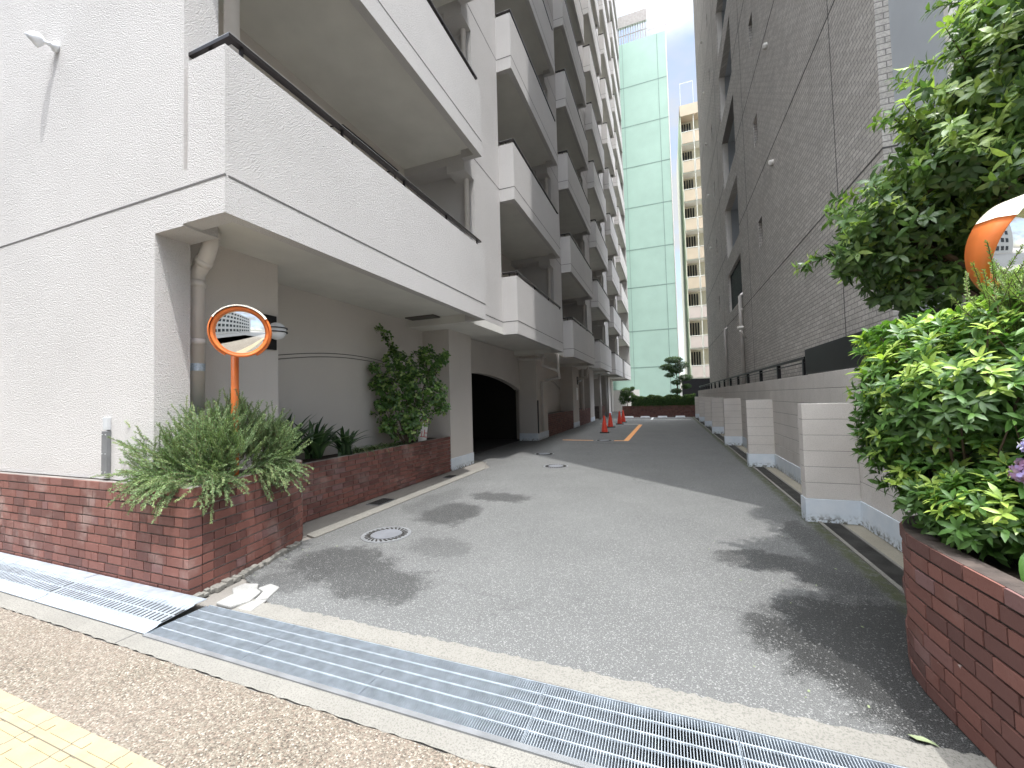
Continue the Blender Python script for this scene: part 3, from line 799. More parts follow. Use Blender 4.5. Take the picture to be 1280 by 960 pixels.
# slabs and reveals of the open landings
for a,b_ in OP:
    m=MB(); m.box(XT+.221,XT+1.595,15.0,17.95,b_+.02,b_+.62); m.build('landing_slab',M['greypanel'],TB)
m=MB(); m.box(XT+.03,XT+.21,17.90,17.945,4.62,H-1); m.build('landing_reveal',M['offwhite'],TB)
m=MB()
for i in range(16): yy=15.1+i*.18; m.box(XT+.08,XT+.11,yy,yy+.05,4.65,6.08)
m.build('louvre',M['black'],TB)
for s in SL:
    for ya,yb2 in ((11.8,12.25),(20.65,21.0)):
        m=MB(); m.box(XT+.2,XT+.2205,ya,yb2,s,s+.7); m.box(XT+.18,XT+.2,ya,ya+.03,s,s+.7,1); m.box(XT+.18,XT+.2,yb2-.03,yb2,s,s+.7,1)
        m.build('window',[M['glass'],M['steel_dull']],TB)
jt=MB()
for z in [4.25+2.75*i for i in range(13)]:
    jt.box(XT-.003,XT+.01,YN,14.99 if z>4.6 else YF,z-.012,z+.012)
    if z>4.6: jt.box(XT-.003,XT+.01,17.96,YF,z-.012,z+.012)
for y in (7.1,13.6,19.3): jt.box(XT-.003,XT+.01,y-.008,y+.008,1.7,H)
jt.box(XT-.003,XT+.13,YN-.003,YN+.0,4.24,4.26)
jt.build('expansion_joint',M['joint'],TB)
m=MB(); m.box(2.55,3.2,4.86,YN-.001,0,H); 
m.build('grey_side_panel',M['greypanel'],TB)
m=MB()
for z in [4.25+2.75*i for i in range(13)]: m.box(2.547,2.56,4.87,YN-.01,z-.012,z+.012)
m.box(2.56,2.58,5.78,YN-.0005,1,H)
m.build('panel_joint',M['joint'],TB)
m=MB(); m.box(2.53,2.60,4.80,4.86,0,H); m.build('corner_trim',M['offwhite'],TB)
m=MB(); m.box(2.61,14,4.87,5.2,0,H); m.build('street_front',M['palepanel'],TB)
m=MB()
for z in [5.0+2.75*i for i in range(13)]: m.box(2.9,14,4.80,4.869,z,z+.16)
m.build('front_band',M['greypanel'],TB)
for s,(yy,zz) in enumerate([(10.48,6.65+2.715*i) for i in range(6)]+[(23.1,9.05+2.75*i) for i in range(6)]):
    m=MB(); m.lathe([(.001,.09),(.045,.088),(.055,.07),(.055,0)],(XT,yy,zz),(-1,0,.0),16); m.obox((XT-.05,yy,zz-.045),(.035,0,0),(0,.035,0),(0,0,.02)); m.build('vent_hood',M['offwhite'],TB,True)
m=MB(); P3(m,[(XT-.08,14.95,1.7),(XT-.08,14.95,4.65),(XT+.02,14.95,4.72)],.06); P3(m,[(XT-.02,14.95,4.2),(XT-.08,14.9,4.2)],.05); m.build('downpipe',M['pipe'],TB,True)
m=MB(); P3(m,[(XT-.08,18.8,1.7),(XT-.08,18.8,4.15),(XT+.02,18.8,4.2)],.055); m.build('downpipe',M['pipe'],TB,True)
e=empty('bracket_lamp','pale lamp on a short arm beside the downpipe of the tiled building','wall lamp')
m=MB(); P3(m,[(XT-.02,14.7,3.25),(XT-.25,14.2,3.4)],.03); m.build('arm',M['offwhite'],e,True)
m=MB(); m.lathe([(.001,-.22),(.05,-.2),(.07,.0),(.06,.02),(.001,.02)],(XT-.3,13.95,3.45),(-.3,.9,0),14); m.build('lamp_head',M['offwhite'],e,True)

# ------------------------------------------------------------------ far buildings
G=empty('mint_green_building','tall plain mint green building at the far end with panel joints','building')
YG=42.0; k=YG/36
m=MB(); m.box(-14,1.21,YG,YG+14,0,37.55); m.build('wall',M['mint'],G)
m=MB()
for z in (28.435,24.916,21.277,17.719,14.048,10.762,7.007,3.9): zz=1.48+(z-1.48)*k; m.box(-14,1.215,YG-.01,YG+.2,zz-.05,zz+.03)
m.box(.33,.39,YG-.012,YG+.1,0,37.5); m.box(-3.0,-2.96,YG-.011,YG+.1,0,37.5)
m.build('panel_joint',plain('mint_joint',(.25,.36,.32),.8),G)
m=MB(); m.box(1.15,1.23,YG-.03,YG+.05,0,37.6); m.build('corner_trim',M['offwhite'],G)
m=MB(); xx=-12
while xx<-.55: m.box(xx,xx+.09,YG+.5,YG+.6,37.55,40.3); xx+=.24
m.box(-12,-.5,YG+.62,YG+.66,38.9,39.0); m.box(-12,-.5,YG+.4,YG+.7,39.7,40.9)
m.build('roof_louvre',plain('roof_louvre_metal',(.36,.33,.31),.7),G)
m=MB()
for i in range(14): xx=-.45+i*.15; m.box(xx,xx+.025,YG+.3,YG+.33,37.55,39.3)
for z in (38.4,39.3): m.box(-.45,1.5,YG+.29,YG+.34,z,z+.06)
m.build('roof_railing',plain('roof_railing_metal',(.5,.42,.44),.6),G)
m=MB(); m.box(-9,-2.5,YG-1,YG-.98+.3,0,2.1); m.build('yard_wall',M['offwhite'],G)
BB=empty('beige_apartment_building','distant cream apartment block with beige and pinkish balcony panels stacked beside the tiled building','building')
YB=48.0; q=YB/40
def bz(z): return 1.48+(z-1.48)*q
zt=bz(28.06)
m=MB(); m.box(2.55,16,YB+1.0,YB+14,0,zt); m.box(2.46,2.55,YB-.2,YB+14,0,zt); m.build('wall',M['creamwall'],BB)
m=MB(); m.box(2.46,16,YB-.3,YB+1,zt-1.2,zt); m.build('roof_band',M['beige'],BB)
nb=9; pit_=(zt-1.2-3.2)/nb
for i in range(nb):
    z0=3.2+pit_*i
    m=MB(); m.box(2.56,16,YB-.2,YB+1.0,z0,z0+.18); sl=m.build('balcony_slab',M['offwhite'],BB)
    mt=M['beige'] if i>=3 else M['pinkbeige']
    m=MB()
    for a,b_ in ((2.6,3.7),(3.9,5.7),(5.8,7.6)): m.box(a,b_,YB-.28,YB-.2,z0+.1,z0+1.35)
    m.build('balcony_panel',mt,BB)
    m=MB()
    for a,b_ in ((2.6,3.7),(3.9,5.7)):
        m.box(a-.04,b_+.04,YB-.3,YB-.26,z0+1.35,z0+1.42); m.box(a-.05,a-.01,YB-.29,YB-.2,z0+.08,z0+1.36); m.box(b_+.01,b_+.05,YB-.29,YB-.2,z0+.08,z0+1.36)
    m.box(3.78,3.84,YB-.19,YB-.13,z0+.18,z0+pit_)
    m.build('balcony_trim',M['offwhite'],BB)
    m=MB(); 
    for j in range(4): m.box(2.66+j*.26,2.80+j*.26,YB+.9,YB+.98,z0+.3,z0+pit_-.25)
    m.build('window',M['glass'],BB)
m=MB(); 
for xx in (2.6,3.9): m.box(xx-.02,xx+.02,YB-.1,YB-.06,zt,zt+2.6)
m.box(2.58,3.92,YB-.1,YB-.06,zt+2.6,zt+2.65); m.build('roof_frame',M['railtop'],BB)
o=MB(); o.box(1.3,16,40,40.3,0,2.9); o=o.build('dark_boundary_fence',M['black']); tag(o,'dark boundary fence at the foot of the beige apartment block','fence')

# ------------------------------------------------------------------ parking things
def wheelstop(x,label):
    m=MB(); y=28.85; L=.3
    vs=[(x-L,y-.08,0.004),(x+L,y-.08,.004),(x+L,y+.08,.004),(x-L,y+.08,.004),(x-L+.02,y-.05,.11),(x+L-.02,y-.05,.11),(x+L-.02,y+.05,.11),(x-L+.02,y+.05,.11)]
    m.add(vs,[(0,3,2,1),(4,5,6,7),(0,1,5,4),(1,2,6,5),(2,3,7,6),(3,0,4,7)])
    tag(m.build('wheel_stop',M['white'],bevel=.01),label,'wheel stop','white wheel stops before the far planter')
wheelstop(-2.5,'white concrete wheel stop at the left end of the row, beside the cones')
wheelstop(-1.45,'white concrete wheel stop second from left, before the painted divider')
wheelstop(-.35,'white concrete wheel stop third from left, right of the painted divider')
wheelstop(.75,'white concrete wheel stop at the right end of the row, nearest the block wall')
def cone(x,y,label,rot=0):
    e=empty('traffic_cone',label,'traffic cone','red traffic cones in the marked bay')
    m=MB(); m.lathe([(.135,.035),(.13,.06),(.045,.62),(.03,.69),(.022,.70),(.001,.70)],(x,y,0),(0,0,1),24); m.build('cone_body',M['red_plastic'],e,True)
    m=MB(); c,s=math.cos(rot),math.sin(rot)
    m.obox((x,y,.022),(.19*c,.19*s,0),(-.19*s,.19*c,0),(0,0,.018)); m.build('base_plate',M['rubber'],e,bevel=.008)
cone(-2.46,17.0,'nearest red traffic cone on a black square base',.1)
cone(-2.62,20.1,'second red traffic cone, just right of and behind the nearest one',.4)
cone(-2.42,22.3,'red traffic cone standing right of the others, by the white line',.2)
cone(-2.4,24.0,'farthest red traffic cone, mostly hidden behind the right-hand one',.0)

# ------------------------------------------------------------------ mirrors
def mirror(c,n,r,pole,label,vis=1.):
    e=empty('traffic_mirror',label,'traffic mirror'); c=Vector(c); n=Vector(n).normalized()
    rs=r/.42*1.0; ang=[i/10 for i in range(11)]
    Rg=r*2.6
    prof=[(r*.93*a+.0001, .02+math.sqrt(Rg*Rg-(r*.93*a)**2)-math.sqrt(Rg*Rg-(r*.93)**2)) for a in ang][::-1]
    m=MB(); m.lathe(prof,c,n,48); m.build('mirror_glass',M['mirror'],e,True)
    m=MB(); m.lathe([(r*.93,.012),(r*.93,.04),(r*1.03,.045),(r*1.05,.0),(r*1.0,-.05),(r*.8,-.09),(r*.35,-.11),(.001,-.11)],c,n,48); m.build('frame',M['orange'],e,True)
    up=(Vector((0,0,1))-n*n.z).normalized(); sd=n.cross(up)
    def hood(a0,a1,K,part,mat):
        m=MB(); vs=[]; r0=r*1.05
        for i in range(K+1):
            a=a0+(a1-a0)*i/K; dirv=up*math.cos(a)+sd*math.sin(a); dep=.02+.16*vis*max(.12,math.cos(a*.62))
            for rr,dd in ((r0,-.03),(r0*1.05,dep*.5),(r0*1.0,dep),(r0*1.0+.005,dep),(r0*1.05+.006,dep*.5),(r0+.006,-.03)): vs.append(c+dirv*rr+n*dd)
        fs=[]
        for i in range(K):
            for j in range(6): j2=(j+1)%6; fs.append((i*6+j,i*6+j2,(i+1)*6+j2,(i+1)*6+j))
        fs+=[(0,1,2,3,4,5),tuple(K*6+5-j for j in range(6))]
        m.add(vs,fs); m.build(part,mat,e,True)
    hood(R_(-58),R_(58),18,'visor_top',M['cream']); hood(R_(-150),R_(-58.5),14,'side_hood',M['orange']); hood(R_(58.5),R_(150),14,'side_hood',M['orange'])
    m=MB(); m.tube([(pole[0],pole[1],pole[2]),(pole[0],pole[1],c.z+.05)],.031,18); m.lathe([(.031,0),(.036,0),(.036,.02),(.001,.03)],(pole[0],pole[1],c.z+.04),(0,0,1),18); m.build('pole',M['orange'],e,True)
    bk=c-n*.10; m=MB(); m.tube([bk,(pole[0],pole[1],c.z)],.014,8); m.tube([bk-Vector((0,0,.08)),(pole[0],pole[1],c.z-.08)],.012,8); m.build('bracket',M['steel_dull'],e)
mirror((-3.47,2.46,2.13),(.66,-.62,-.10),.21,(-3.69,2.56,.78),'round traffic mirror on an orange pole rising from the rosemary',.35)
mirror((1.80,2.98,2.21),(.34,-.90,-.14),.25,(1.86,3.06,.66),'orange-rimmed round traffic mirror above the azalea at the right edge')

# sign leaning in the planter
e=empty('parking_ban_sign','small white board with red characters leaning in the brick planter by the column','sign')
sx,sy,sz=-4.47,6.75,.70
m=MB(); m.box(-.011,.0,-.085,.085,0,.55)
bd=m.build('board',M['paper'],e); 
for ch,z in (('禁',.40),('止',.15)): textobj(ch,.17,M['redink'],(.0005,.02,z),(R_(90),0,R_(90)),'red_character',bd,.0006)
for i,ch in enumerate('駐車'): textobj(ch,.06,M['blackink'],(.0005,-.055,.40-.13*i),(R_(90),0,R_(90)),'black_character',bd,.0006)
e.location=(sx,sy,sz); e.rotation_euler=(R_(-10),R_(-6),R_(-32))

# ------------------------------------------------------------------ foliage
def leaves(name,mat,pos,dirs,nrm,length,width,tint,parent=None,fold=.25,curl=.0):
    """folded leaf: 6 verts, 4 tris; pos = base"""
    n=len(pos); d=dirs/np.linalg.norm(dirs,axis=1,keepdims=True)
    s=np.cross(d,nrm); s/= (np.linalg.norm(s,axis=1,keepdims=True)+1e-9); u=np.cross(s,d)
    L=np.asarray(length).reshape(-1,1); Wd=np.asarray(width).reshape(-1,1)
    base=pos; tip=pos+d*L-u*L*curl
    m1=pos+d*L*.5+u*L*curl*.3
    a1=pos+d*L*.30+s*Wd*.42+u*Wd*fold; a2=pos+d*L*.66+s*Wd*.42+u*(Wd*fold-L*curl*.3)
    b1=pos+d*L*.30-s*Wd*.42+u*Wd*fold; b2=pos+d*L*.66-s*Wd*.42+u*(Wd*fold-L*curl*.3)
    V=np.stack([base,a1,a2,tip,b2,b1,m1],1).reshape(-1,3)
    idx=np.array([[0,6,1],[1,6,2],[2,6,3],[0,5,6],[5,4,6],[4,3,6]])
    F=(np.arange(n)[:,None,None]*7+idx[None]).reshape(-1,3)
    T=np.repeat(np.clip(tint,0,1),6)
    return rawmesh(name,V,F,T,mat,parent)
def unit(n):
    v=RNG.normal(size=(n,3)); return v/np.linalg.norm(v,axis=1,keepdims=True)

def ellip_shell(n,c,r,lo=.72,zmin=None):
    v=unit(n); rad=lo+(1-lo)*RNG.random(n)**.6
    p=np.array(c)+v*np.array(r)*rad[:,None]; return p,v
def rosettes(cent,axis,nl,L,Wd,elev,tint,tj=.12,spread=.3):
    """rosettes of nl leaves round an axis"""
    n=len(cent); pos=[];dr=[];nm=[];LL=[];WW=[];TT=[]
    ax=axis/np.linalg.norm(axis,axis=1,keepdims=True)
    ref=unit(n); a=np.cross(ax,ref); a/=np.linalg.norm(a,axis=1,keepdims=True); b=np.cross(ax,a)
    ph0=RNG.random(n)*6.28
    for k in range(nl):
        ph=ph0+k*2.4+RNG.normal(size=n)*.2; el=np.radians(elev+RNG.normal(size=n)*14 + (k/nl-.5)*30)
        rd=a*np.cos(ph)[:,None]+b*np.sin(ph)[:,None]
        d=rd*np.cos(el)[:,None]+ax*np.sin(el)[:,None]
        pos.append(cent+ax*(-.012*(nl-k)/nl)[...,None] if False else cent-ax*.02*(1-k/nl)); dr.append(d); nm.append(ax+rd*.01)
        l=L*(.75+.5*RNG.random(n)); LL.append(l); WW.append(l*Wd*(.9+.2*RNG.random(n))); TT.append(tint+RNG.normal(size=n)*tj+ .10*k/nl)
    return [np.concatenate(q) for q in (pos,dr,nm,LL,WW,TT)]

def branches(m,root,tips,r0=.02,wob=.06,seg=5):
    root=np.array(root)
    for t_ in tips:
        pts=[];n=4
        mid=root*.5+t_*.5+RNG.normal(size=3)*wob+np.array([0,0,.05])
        for i in range(n+1):
            a=i/n; pts.append((1-a)**2*root+2*a*(1-a)*mid+a*a*t_)
        m.tube(pts,[r0*(1-.75*i/n) for i in range(n+1)],seg,caps=False)

# azalea at the right: several overlapping lobes
RNG=np.random.default_rng(4)
az=empty('azalea_bush','large pale-tipped azalea bush filling the right brick planter','bush')
lob=[((1.50,2.86,1.45),(.50,.50,.40),620),((1.75,2.75,1.62),(.55,.45,.36),520),((1.45,2.90,1.15),(.42,.40,.36),420),((2.1,2.8,1.55),(.6,.5,.45),480),((1.55,2.72,.98),(.42,.36,.26),300),((1.95,2.7,1.15),(.5,.45,.4),380),((1.32,2.98,1.68),(.26,.3,.24),170),((1.22,2.95,1.35),(.20,.25,.35),150),((1.42,2.5,.90),(.28,.26,.20),220),((1.75,2.3,1.15),(.35,.3,.45),260),((1.28,2.75,.95),(.18,.2,.22),130)]
C_=[];A_=[];T_=[]
for c,r,n in lob:
    p,v=ellip_shell(n,c,r,.55)
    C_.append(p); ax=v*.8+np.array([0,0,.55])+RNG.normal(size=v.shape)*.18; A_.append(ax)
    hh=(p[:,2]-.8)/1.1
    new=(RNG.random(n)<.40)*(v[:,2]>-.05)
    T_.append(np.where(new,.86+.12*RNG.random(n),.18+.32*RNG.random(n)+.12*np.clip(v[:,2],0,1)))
C_=np.concatenate(C_);A_=np.concatenate(A_);T_=np.concatenate(T_)
keep=(C_[:,2]>.74)&(C_[:,1]>2.3-.35*(C_[:,0]-1.1)); C_,A_,T_=C_[keep],A_[keep],T_[keep]
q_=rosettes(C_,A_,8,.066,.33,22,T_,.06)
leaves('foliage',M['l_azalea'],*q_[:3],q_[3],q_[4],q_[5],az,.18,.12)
m=MB(); idx=RNG.choice(len(C_),150,replace=False)
for rt in ((1.45,2.75,.68),(1.8,2.8,.68),(2.1,2.8,.68)):
    tips=[C_[i] for i in idx if np.linalg.norm(C_[i][:2]-np.array(rt[:2]))<.55]; branches(m,rt,tips,.011,.07)
m.build('stems',M['bark'],az)
# street tree behind the block wall end
RNG=np.random.default_rng(9)
tr_=empty('broadleaf_tree','leafy evergreen tree rising behind the azalea at the upper right','tree')
tips=[];tl=[]
cl=[((1.62,3.75,2.60),.40),((1.42,3.72,2.45),.24),((1.9,3.7,2.95),.48),((2.15,3.7,3.3),.50),((2.3,3.8,2.6),.5),((1.75,3.85,2.25),.30),((2.55,3.6,3.7),.55),((2.75,3.9,3.1),.6),((2.6,3.9,4.2),.5),((3.1,3.7,3.6),.6),((3.0,3.9,2.6),.6),((2.95,3.7,4.3),.6),((1.5,3.7,2.72),.22),((2.22,3.62,3.72),.28),((2.2,4.35,2.9),.45),((1.98,4.35,2.5),.36),((2.4,3.25,3.1),.5),((2.45,3.1,3.8),.6),((2.1,3.3,2.75),.3),((2.52,4.2,3.6),.34),((2.85,4.2,4.4),.42),((3.1,4.1,5.0),.5),((3.1,4.15,7.0),.55),((3.3,3.9,6.5),.55),((2.95,4.25,6.9),.4)]  # last clusters, above the frame, added to shade the first buttress
P0=[];V0=[];
for c,r in cl:
    n=int(285*(r/.45)**2); v=unit(n); rad=.35+.65*RNG.random(n)**.5
    p=np.array(c)+v*rad[:,None]*np.array([r,r*.9,r*.62]); P0.append(p);V0.append(v)
SH=[]
for _ in range(30):
    c,r=cl[RNG.choice([0,2,3,0,2,8,13,14,15])]; d=np.array((-.75,-.15,.35))+unit(1)[0]*.65; d/=np.linalg.norm(d)
    a_=np.array(c)+d*r*.5; L_=r*.5+.10+.14*RNG.random(); t_=np.linspace(.1,1,13)[:,None]; pts_=a_+d*L_*t_+np.array((0,0,-.05))*t_**2
    SH.append(pts_); P0.append(pts_+RNG.normal(size=pts_.shape)*.012); V0.append(np.repeat(d[None],13,0))
P0=np.concatenate(P0);V0=np.concatenate(V0)
keep=(P0[:,1]<4.72)&(P0[:,1]>2.75); P0,V0=P0[keep],V0[keep]
n=len(P0)
ax=V0*.55+np.array([-.25,-.05,.12])+RNG.normal(size=V0.shape)*.25
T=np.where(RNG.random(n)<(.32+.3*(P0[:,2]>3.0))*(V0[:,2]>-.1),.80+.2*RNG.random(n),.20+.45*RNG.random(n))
q_=rosettes(P0,ax,6,.085,.37,28,T,.07)
# leaves of this tree hang a little
q_[1]=q_[1]+np.array([0,0,-.25])
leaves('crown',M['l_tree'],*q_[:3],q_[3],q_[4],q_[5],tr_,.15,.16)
m=MB(); base=np.array((2.35,3.75,0.)); fork=np.array((2.3,3.75,1.8))
m.tube([base,base*.5+fork*.5+np.array((.03,0,0)),fork],[.085,.07,.06],12)
for c,r in cl:
    c=np.array(c); mid=fork*.5+c*.5+np.array((0,0,.12)); m.tube([fork,mid,c],[.035,.022,.010],7,caps=False)
    for _ in range(14):
        t_=c+unit(1)[0]*np.array((r,r*.9,r*.6))*.85; m.tube([c,(c+t_)/2+RNG.normal(size=3)*.03,t_],[.008,.005,.002],4,caps=False)
for pts_ in SH: m.tube([tuple(q) for q in pts_[::4]],[.005,.004,.003,.002],4,caps=False)
m.build('trunk',M['bark'],tr_)

# shrub against the arched wall
RNG=np.random.default_rng(5)
sh=empty('climbing_shrub','bushy green shrub with two long shoots against the shaded arched wall','shrub')
cl=[((-4.32,6.15,2.12),.30),((-4.5,6.05,1.75),.34),((-4.15,6.25,1.80),.36),((-4.38,6.1,1.42),.30),((-3.95,6.3,2.15),.20),((-3.86,6.3,1.62),.22),((-4.55,6.0,2.2),.22),((-4.15,6.2,1.25),.24),((-4.3,6.15,1.0),.2),((-3.78,6.35,2.22),.12),((-3.70,6.38,2.32),.07),((-4.68,5.9,1.45),.16),((-4.05,6.3,2.35),.16),((-4.72,5.85,1.8),.18),((-3.82,6.4,1.38),.16),((-4.6,5.9,1.1),.16)]
P0=[];V0=[]
for c,r in cl:
    n=int(165*(r/.3)**2)+20; v=unit(n); rad=.3+.7*RNG.random(n)**.5; P0.append(np.array(c)+v*rad[:,None]*r); V0.append(v)
def shoot(a,b,n,j=.035):
    t=RNG.random(n)[:,None]; p=np.array(a)*(1-t)+np.array(b)*t+RNG.normal(size=(n,3))*j; P0.append(p); V0.append(unit(n))
shoot((-4.5,6.05,2.3),(-4.72,5.85,2.82),70); shoot((-4.6,6,1.8),(-4.85,5.75,2.12),50); shoot((-4.6,6,1.5),(-4.8,5.85,1.28),50,.05); shoot((-4.75,6.05,1.2),(-4.55,6.1,.8),50,.05)
P0=np.concatenate(P0);V0=np.concatenate(V0); n=len(P0); P0[:,0]=np.maximum(P0[:,0],-4.9)
T=np.where((RNG.random(n)<.28),.75+.25*RNG.random(n),.15+.5*RNG.random(n))
q_=rosettes(P0,V0*.5+np.array([.4,-.2,.5]),3,.060,.72,20,T,.1)
leaves('foliage',M['l_shrub'],*q_[:3],q_[3],q_[4],q_[5],sh,.12,.1)
m=MB(); branches(m,(-4.4,6.15,.7),[np.array(c) for c,r in cl],.016,.05); branches(m,(-4.5,6.05,2.2),[np.array((-4.72,5.85,2.82))],.008,.02); m.build('stems',M['bark'],sh)

# rosemary
RNG=np.random.default_rng(12)
ro=empty('rosemary_bush','feathery grey-green rosemary bush spilling over the brick corner planter','bush')
POS=[];D=[];N=[];LL=[];WW=[];TT=[]; stems=MB()
def sprig(b,d0,L,tint,droop):
    k=int(L/.0075); d=d0/np.linalg.norm(d0); p=b.copy(); pts=[p.copy()]; st=L/k
    up=np.array([0,0,1.])
    for i in range(k):
        d=d+up*droop*st*6+RNG.normal(size=3)*.02; d/=np.linalg.norm(d); p=p+d*st
        if i%8==0: pts.append(p.copy())
        if i<k*.12: continue
        for _ in range(3):
            s=unit(1)[0]; s=s-d*s.dot(d); s/=np.linalg.norm(s)
            POS.append(p.copy()); D.append(s*.8+d*.75); N.append(np.cross(s,d)+RNG.normal(size=3)*.3)
            l=.025*(.7+.6*RNG.random())*(1-.4*i/k); LL.append(l); WW.append(.0046); TT.append(tint+RNG.normal()*.12+.25*i/k)
    pts.append(p); stems.tube(pts,[.0022]*(len(pts)-1)+[.0008],3,caps=False)
clumps=[((-4.10,2.22,.98),(.30,.10,.16),230,(-.35,-.2,.6)),((-3.78,2.35,1.05),(.26,.20,.24),420,(-.05,-.2,1.)),((-3.74,2.60,1.20),(.24,.24,.24),300,(.0,-.05,1.2)),((-3.74,2.88,1.02),(.24,.24,.22),330,(.3,.1,.9)),((-3.60,2.42,1.02),(.13,.13,.22),230,(.1,-.2,.8)),((-3.56,2.30,.88),(.14,.14,.10),120,(.4,-.45,.15)),((-3.62,2.85,.88),(.12,.25,.10),130,(.8,.0,.25)),((-3.9,2.12,.88),(.35,.06,.07),120,(-.1,-.8,.2))]
for c,r3,n,lean in clumps:
    for _ in range(n):
        b=np.array(c)+unit(1)[0]*np.array(r3)*RNG.random()**.4; b[1]=max(b[1],2.04); b[2]=max(b[2],.80 if b[1]>2.1 else .87)
        d0=np.array(lean)+unit(1)[0]*.8+(b-np.array((-3.8,2.5,.9)))*.6
        if lean[2]>.4: d0[2]=max(d0[2],.15)
        sprig(b,d0,.10+.22*RNG.random()**1.2,.10+.45*RNG.random(),.12 if lean[2]>.4 else -.5)
# long wisps
for b,d0,L in (((-4.1,2.2,1.0),(-.75,-.1,.75),.5),((-4.0,2.2,1.0),(-.5,0,.9),.45),((-3.9,2.3,1.1),(-.3,0,1),.5),((-3.7,2.5,1.1),(0,.0,1),.55),((-3.8,2.9,1.0),(.5,.2,.9),.5),((-3.75,2.9,.95),(.7,.1,.5),.5),((-3.72,2.95,.9),(.9,-.1,.15),.42),((-3.6,2.2,.85),(.3,-.5,-.2),.35)):
    sprig(np.array(b),np.array(d0,float),L,.6,.2)
leaves('foliage',M['l_rose'],np.array(POS),np.array(D),np.array(N),np.array(LL),np.array(WW),np.array(TT),ro,.1,.0)
stems.build('stems',M['stem'],ro)

# strap-leaved plants
def straps(name,label,cat,c,n,L,w,mat,group=None,arch=1.1,seed=0,upb=.8):
    rng=np.random.default_rng(seed); e=empty(name,label,cat,group); V=[];F=[];T=[]
    for i in range(n):
        ph=rng.random()*6.28; el=upb*(.4+.6*rng.random()); l=L*(.7+.5*rng.random()); ww=w*(.8+.4*rng.random())
        p=np.array(c)+rng.normal(size=3)*np.array([.04,.04,.0]); ang=math.radians(35+45*el); K=7
        s=np.array([-math.sin(ph),math.cos(ph),0]); base=len(V); tt=rng.random()
        for k in range(K+1):
            wd=ww*(math.sin(math.pi*min(1,.18+.82*k/K))**.6 if k<K else .02)
            nrm=np.array([-math.cos(ph)*math.sin(ang),-math.sin(ph)*math.sin(ang),math.cos(ang)])
            V+= [p+s*wd/2+nrm*wd*.18,p.copy(),p-s*wd/2+nrm*wd*.18]
            d=np.array([math.cos(ph)*math.cos(ang),math.sin(ph)*math.cos(ang),math.sin(ang)]); p=p+d*l/K; ang-=arch*(1.4-el*.6)/K*1.2
        for k in range(K):
            for j in range(2): F.append((base+k*3+j,base+k*3+j+1,base+(k+1)*3+j+1,base+(k+1)*3+j)); T.append(tt if mat!='l_var' else (1. if j else .25)*tt+.1)
    rawmesh('leaf_blades',np.array(V),np.array(F),np.array(T),M[mat],e); return e
g_='dark strap-leaved plants in the shaded planter'
ce=straps('clivia_plant','dark glossy strap-leaved plant with a dried flower stalk, next to the rosemary','plant',(-4.45,3.72,.74),46,.66,.062,'l_dark',g_,.85,1,1.15)
m=MB(); m.tube([(-4.5,3.7,.7),(-4.52,3.66,1.1),(-4.5,3.65,1.24)],.009,7)
for i in range(14):
    d=unit(1)[0]; d[2]=abs(d[2]); m.tube([(-4.5,3.65,1.24),tuple(np.array((-4.5,3.65,1.24))+d*.06)],[.003,.006],5)
m.build('flower_stalk',M['stem'],ce)
straps('clivia_plant','dark strap-leaved plant in the middle of the shaded planter row','plant',(-4.55,4.25,.74),40,.60,.06,'l_dark',g_,.85,2,1.1)
straps('clivia_plant','dark strap-leaved plant leaning over the brick edge beside the striped grasses','plant',(-4.45,4.7,.72),34,.5,.055,'l_dark',g_,.95,3,1.0)
g_='striped grass plants along the planter'
for i,(y,lb) in enumerate(((5.05,'pale striped grass tuft next to the dark strap-leaved plants'),(5.4,'pale striped grass tuft second in the row towards the shrub'),(5.75,'pale striped grass tuft at the near foot of the shrub'),(6.15,'pale striped grass tuft under the shrub by the brick edge'))):
    straps('striped_grass',lb,'plant',(-4.5,y,.70),46,.33-.03*i,.014,'l_var',g_,1.9,10+i,.7)

# hydrangea at the right edge
RNG=np.random.default_rng(8)
hy=empty('hydrangea','hydrangea with big pale green leaves and mauve flower heads at the right edge','plant')
pos=[];dr=[];nm=[];LL=[]
for i in range(34):
    b=np.array((1.52,2.30,1.00))+RNG.normal(size=3)*np.array((.07,.07,.16)); d=np.array((-.45,-.45,-.05))*1.0+unit(1)[0]*.8
    pos.append(b);dr.append(d);nm.append(np.array((0,-.25,1.))+unit(1)[0]*.3);LL.append(.13+.07*RNG.random())
# subdivided broad leaves
V=[];F=[];T=[]
for b,d,nn,l in zip(pos,dr,nm,LL):
    d=d/np.linalg.norm(d); s=np.cross(d,nn); s/=np.linalg.norm(s); u=np.cross(s,d); base=len(V); K=8; tt=RNG.random()
    for k in range(K+1):
        a=k/K; w=l*.62*(math.sin(math.pi*a**.8)**.75 if 0<a<1 else 0.0)
        mid=b+d*l*a+u*(l*.12*math.sin(math.pi*a)-l*.15*a*a)
        V+=[mid+s*w/2+u*w*.22,mid,mid-s*w/2+u*w*.22]
    for k in range(K):
        for j in range(2): F.append((base+k*3+j,base+k*3+j+1,base+(k+1)*3+j+1,base+(k+1)*3+j)); T.append(tt)
rawmesh('leaf_blades',np.array(V),np.array(F),np.array(T),M['l_big'],hy,True)
for c,t0 in (((1.42,2.28,1.225),.75),((1.41,2.32,1.12),.1)):
    p,v=ellip_shell(150,c,(.085,.085,.065),.9); 
    q_=rosettes(p,v,4,.022,.9,12,np.full(len(p),t0),.15); leaves('flower_head',M['petal'],*q_[:3],q_[3],q_[4],q_[5],hy,.05)
m=MB(); branches(m,(1.55,2.35,.68),[np.array(b) for b in pos[:16]]+[np.array((1.37,2.28,1.2)),np.array((1.36,2.32,1.1))],.008,.03); m.build('stems',M['stem'],hy)
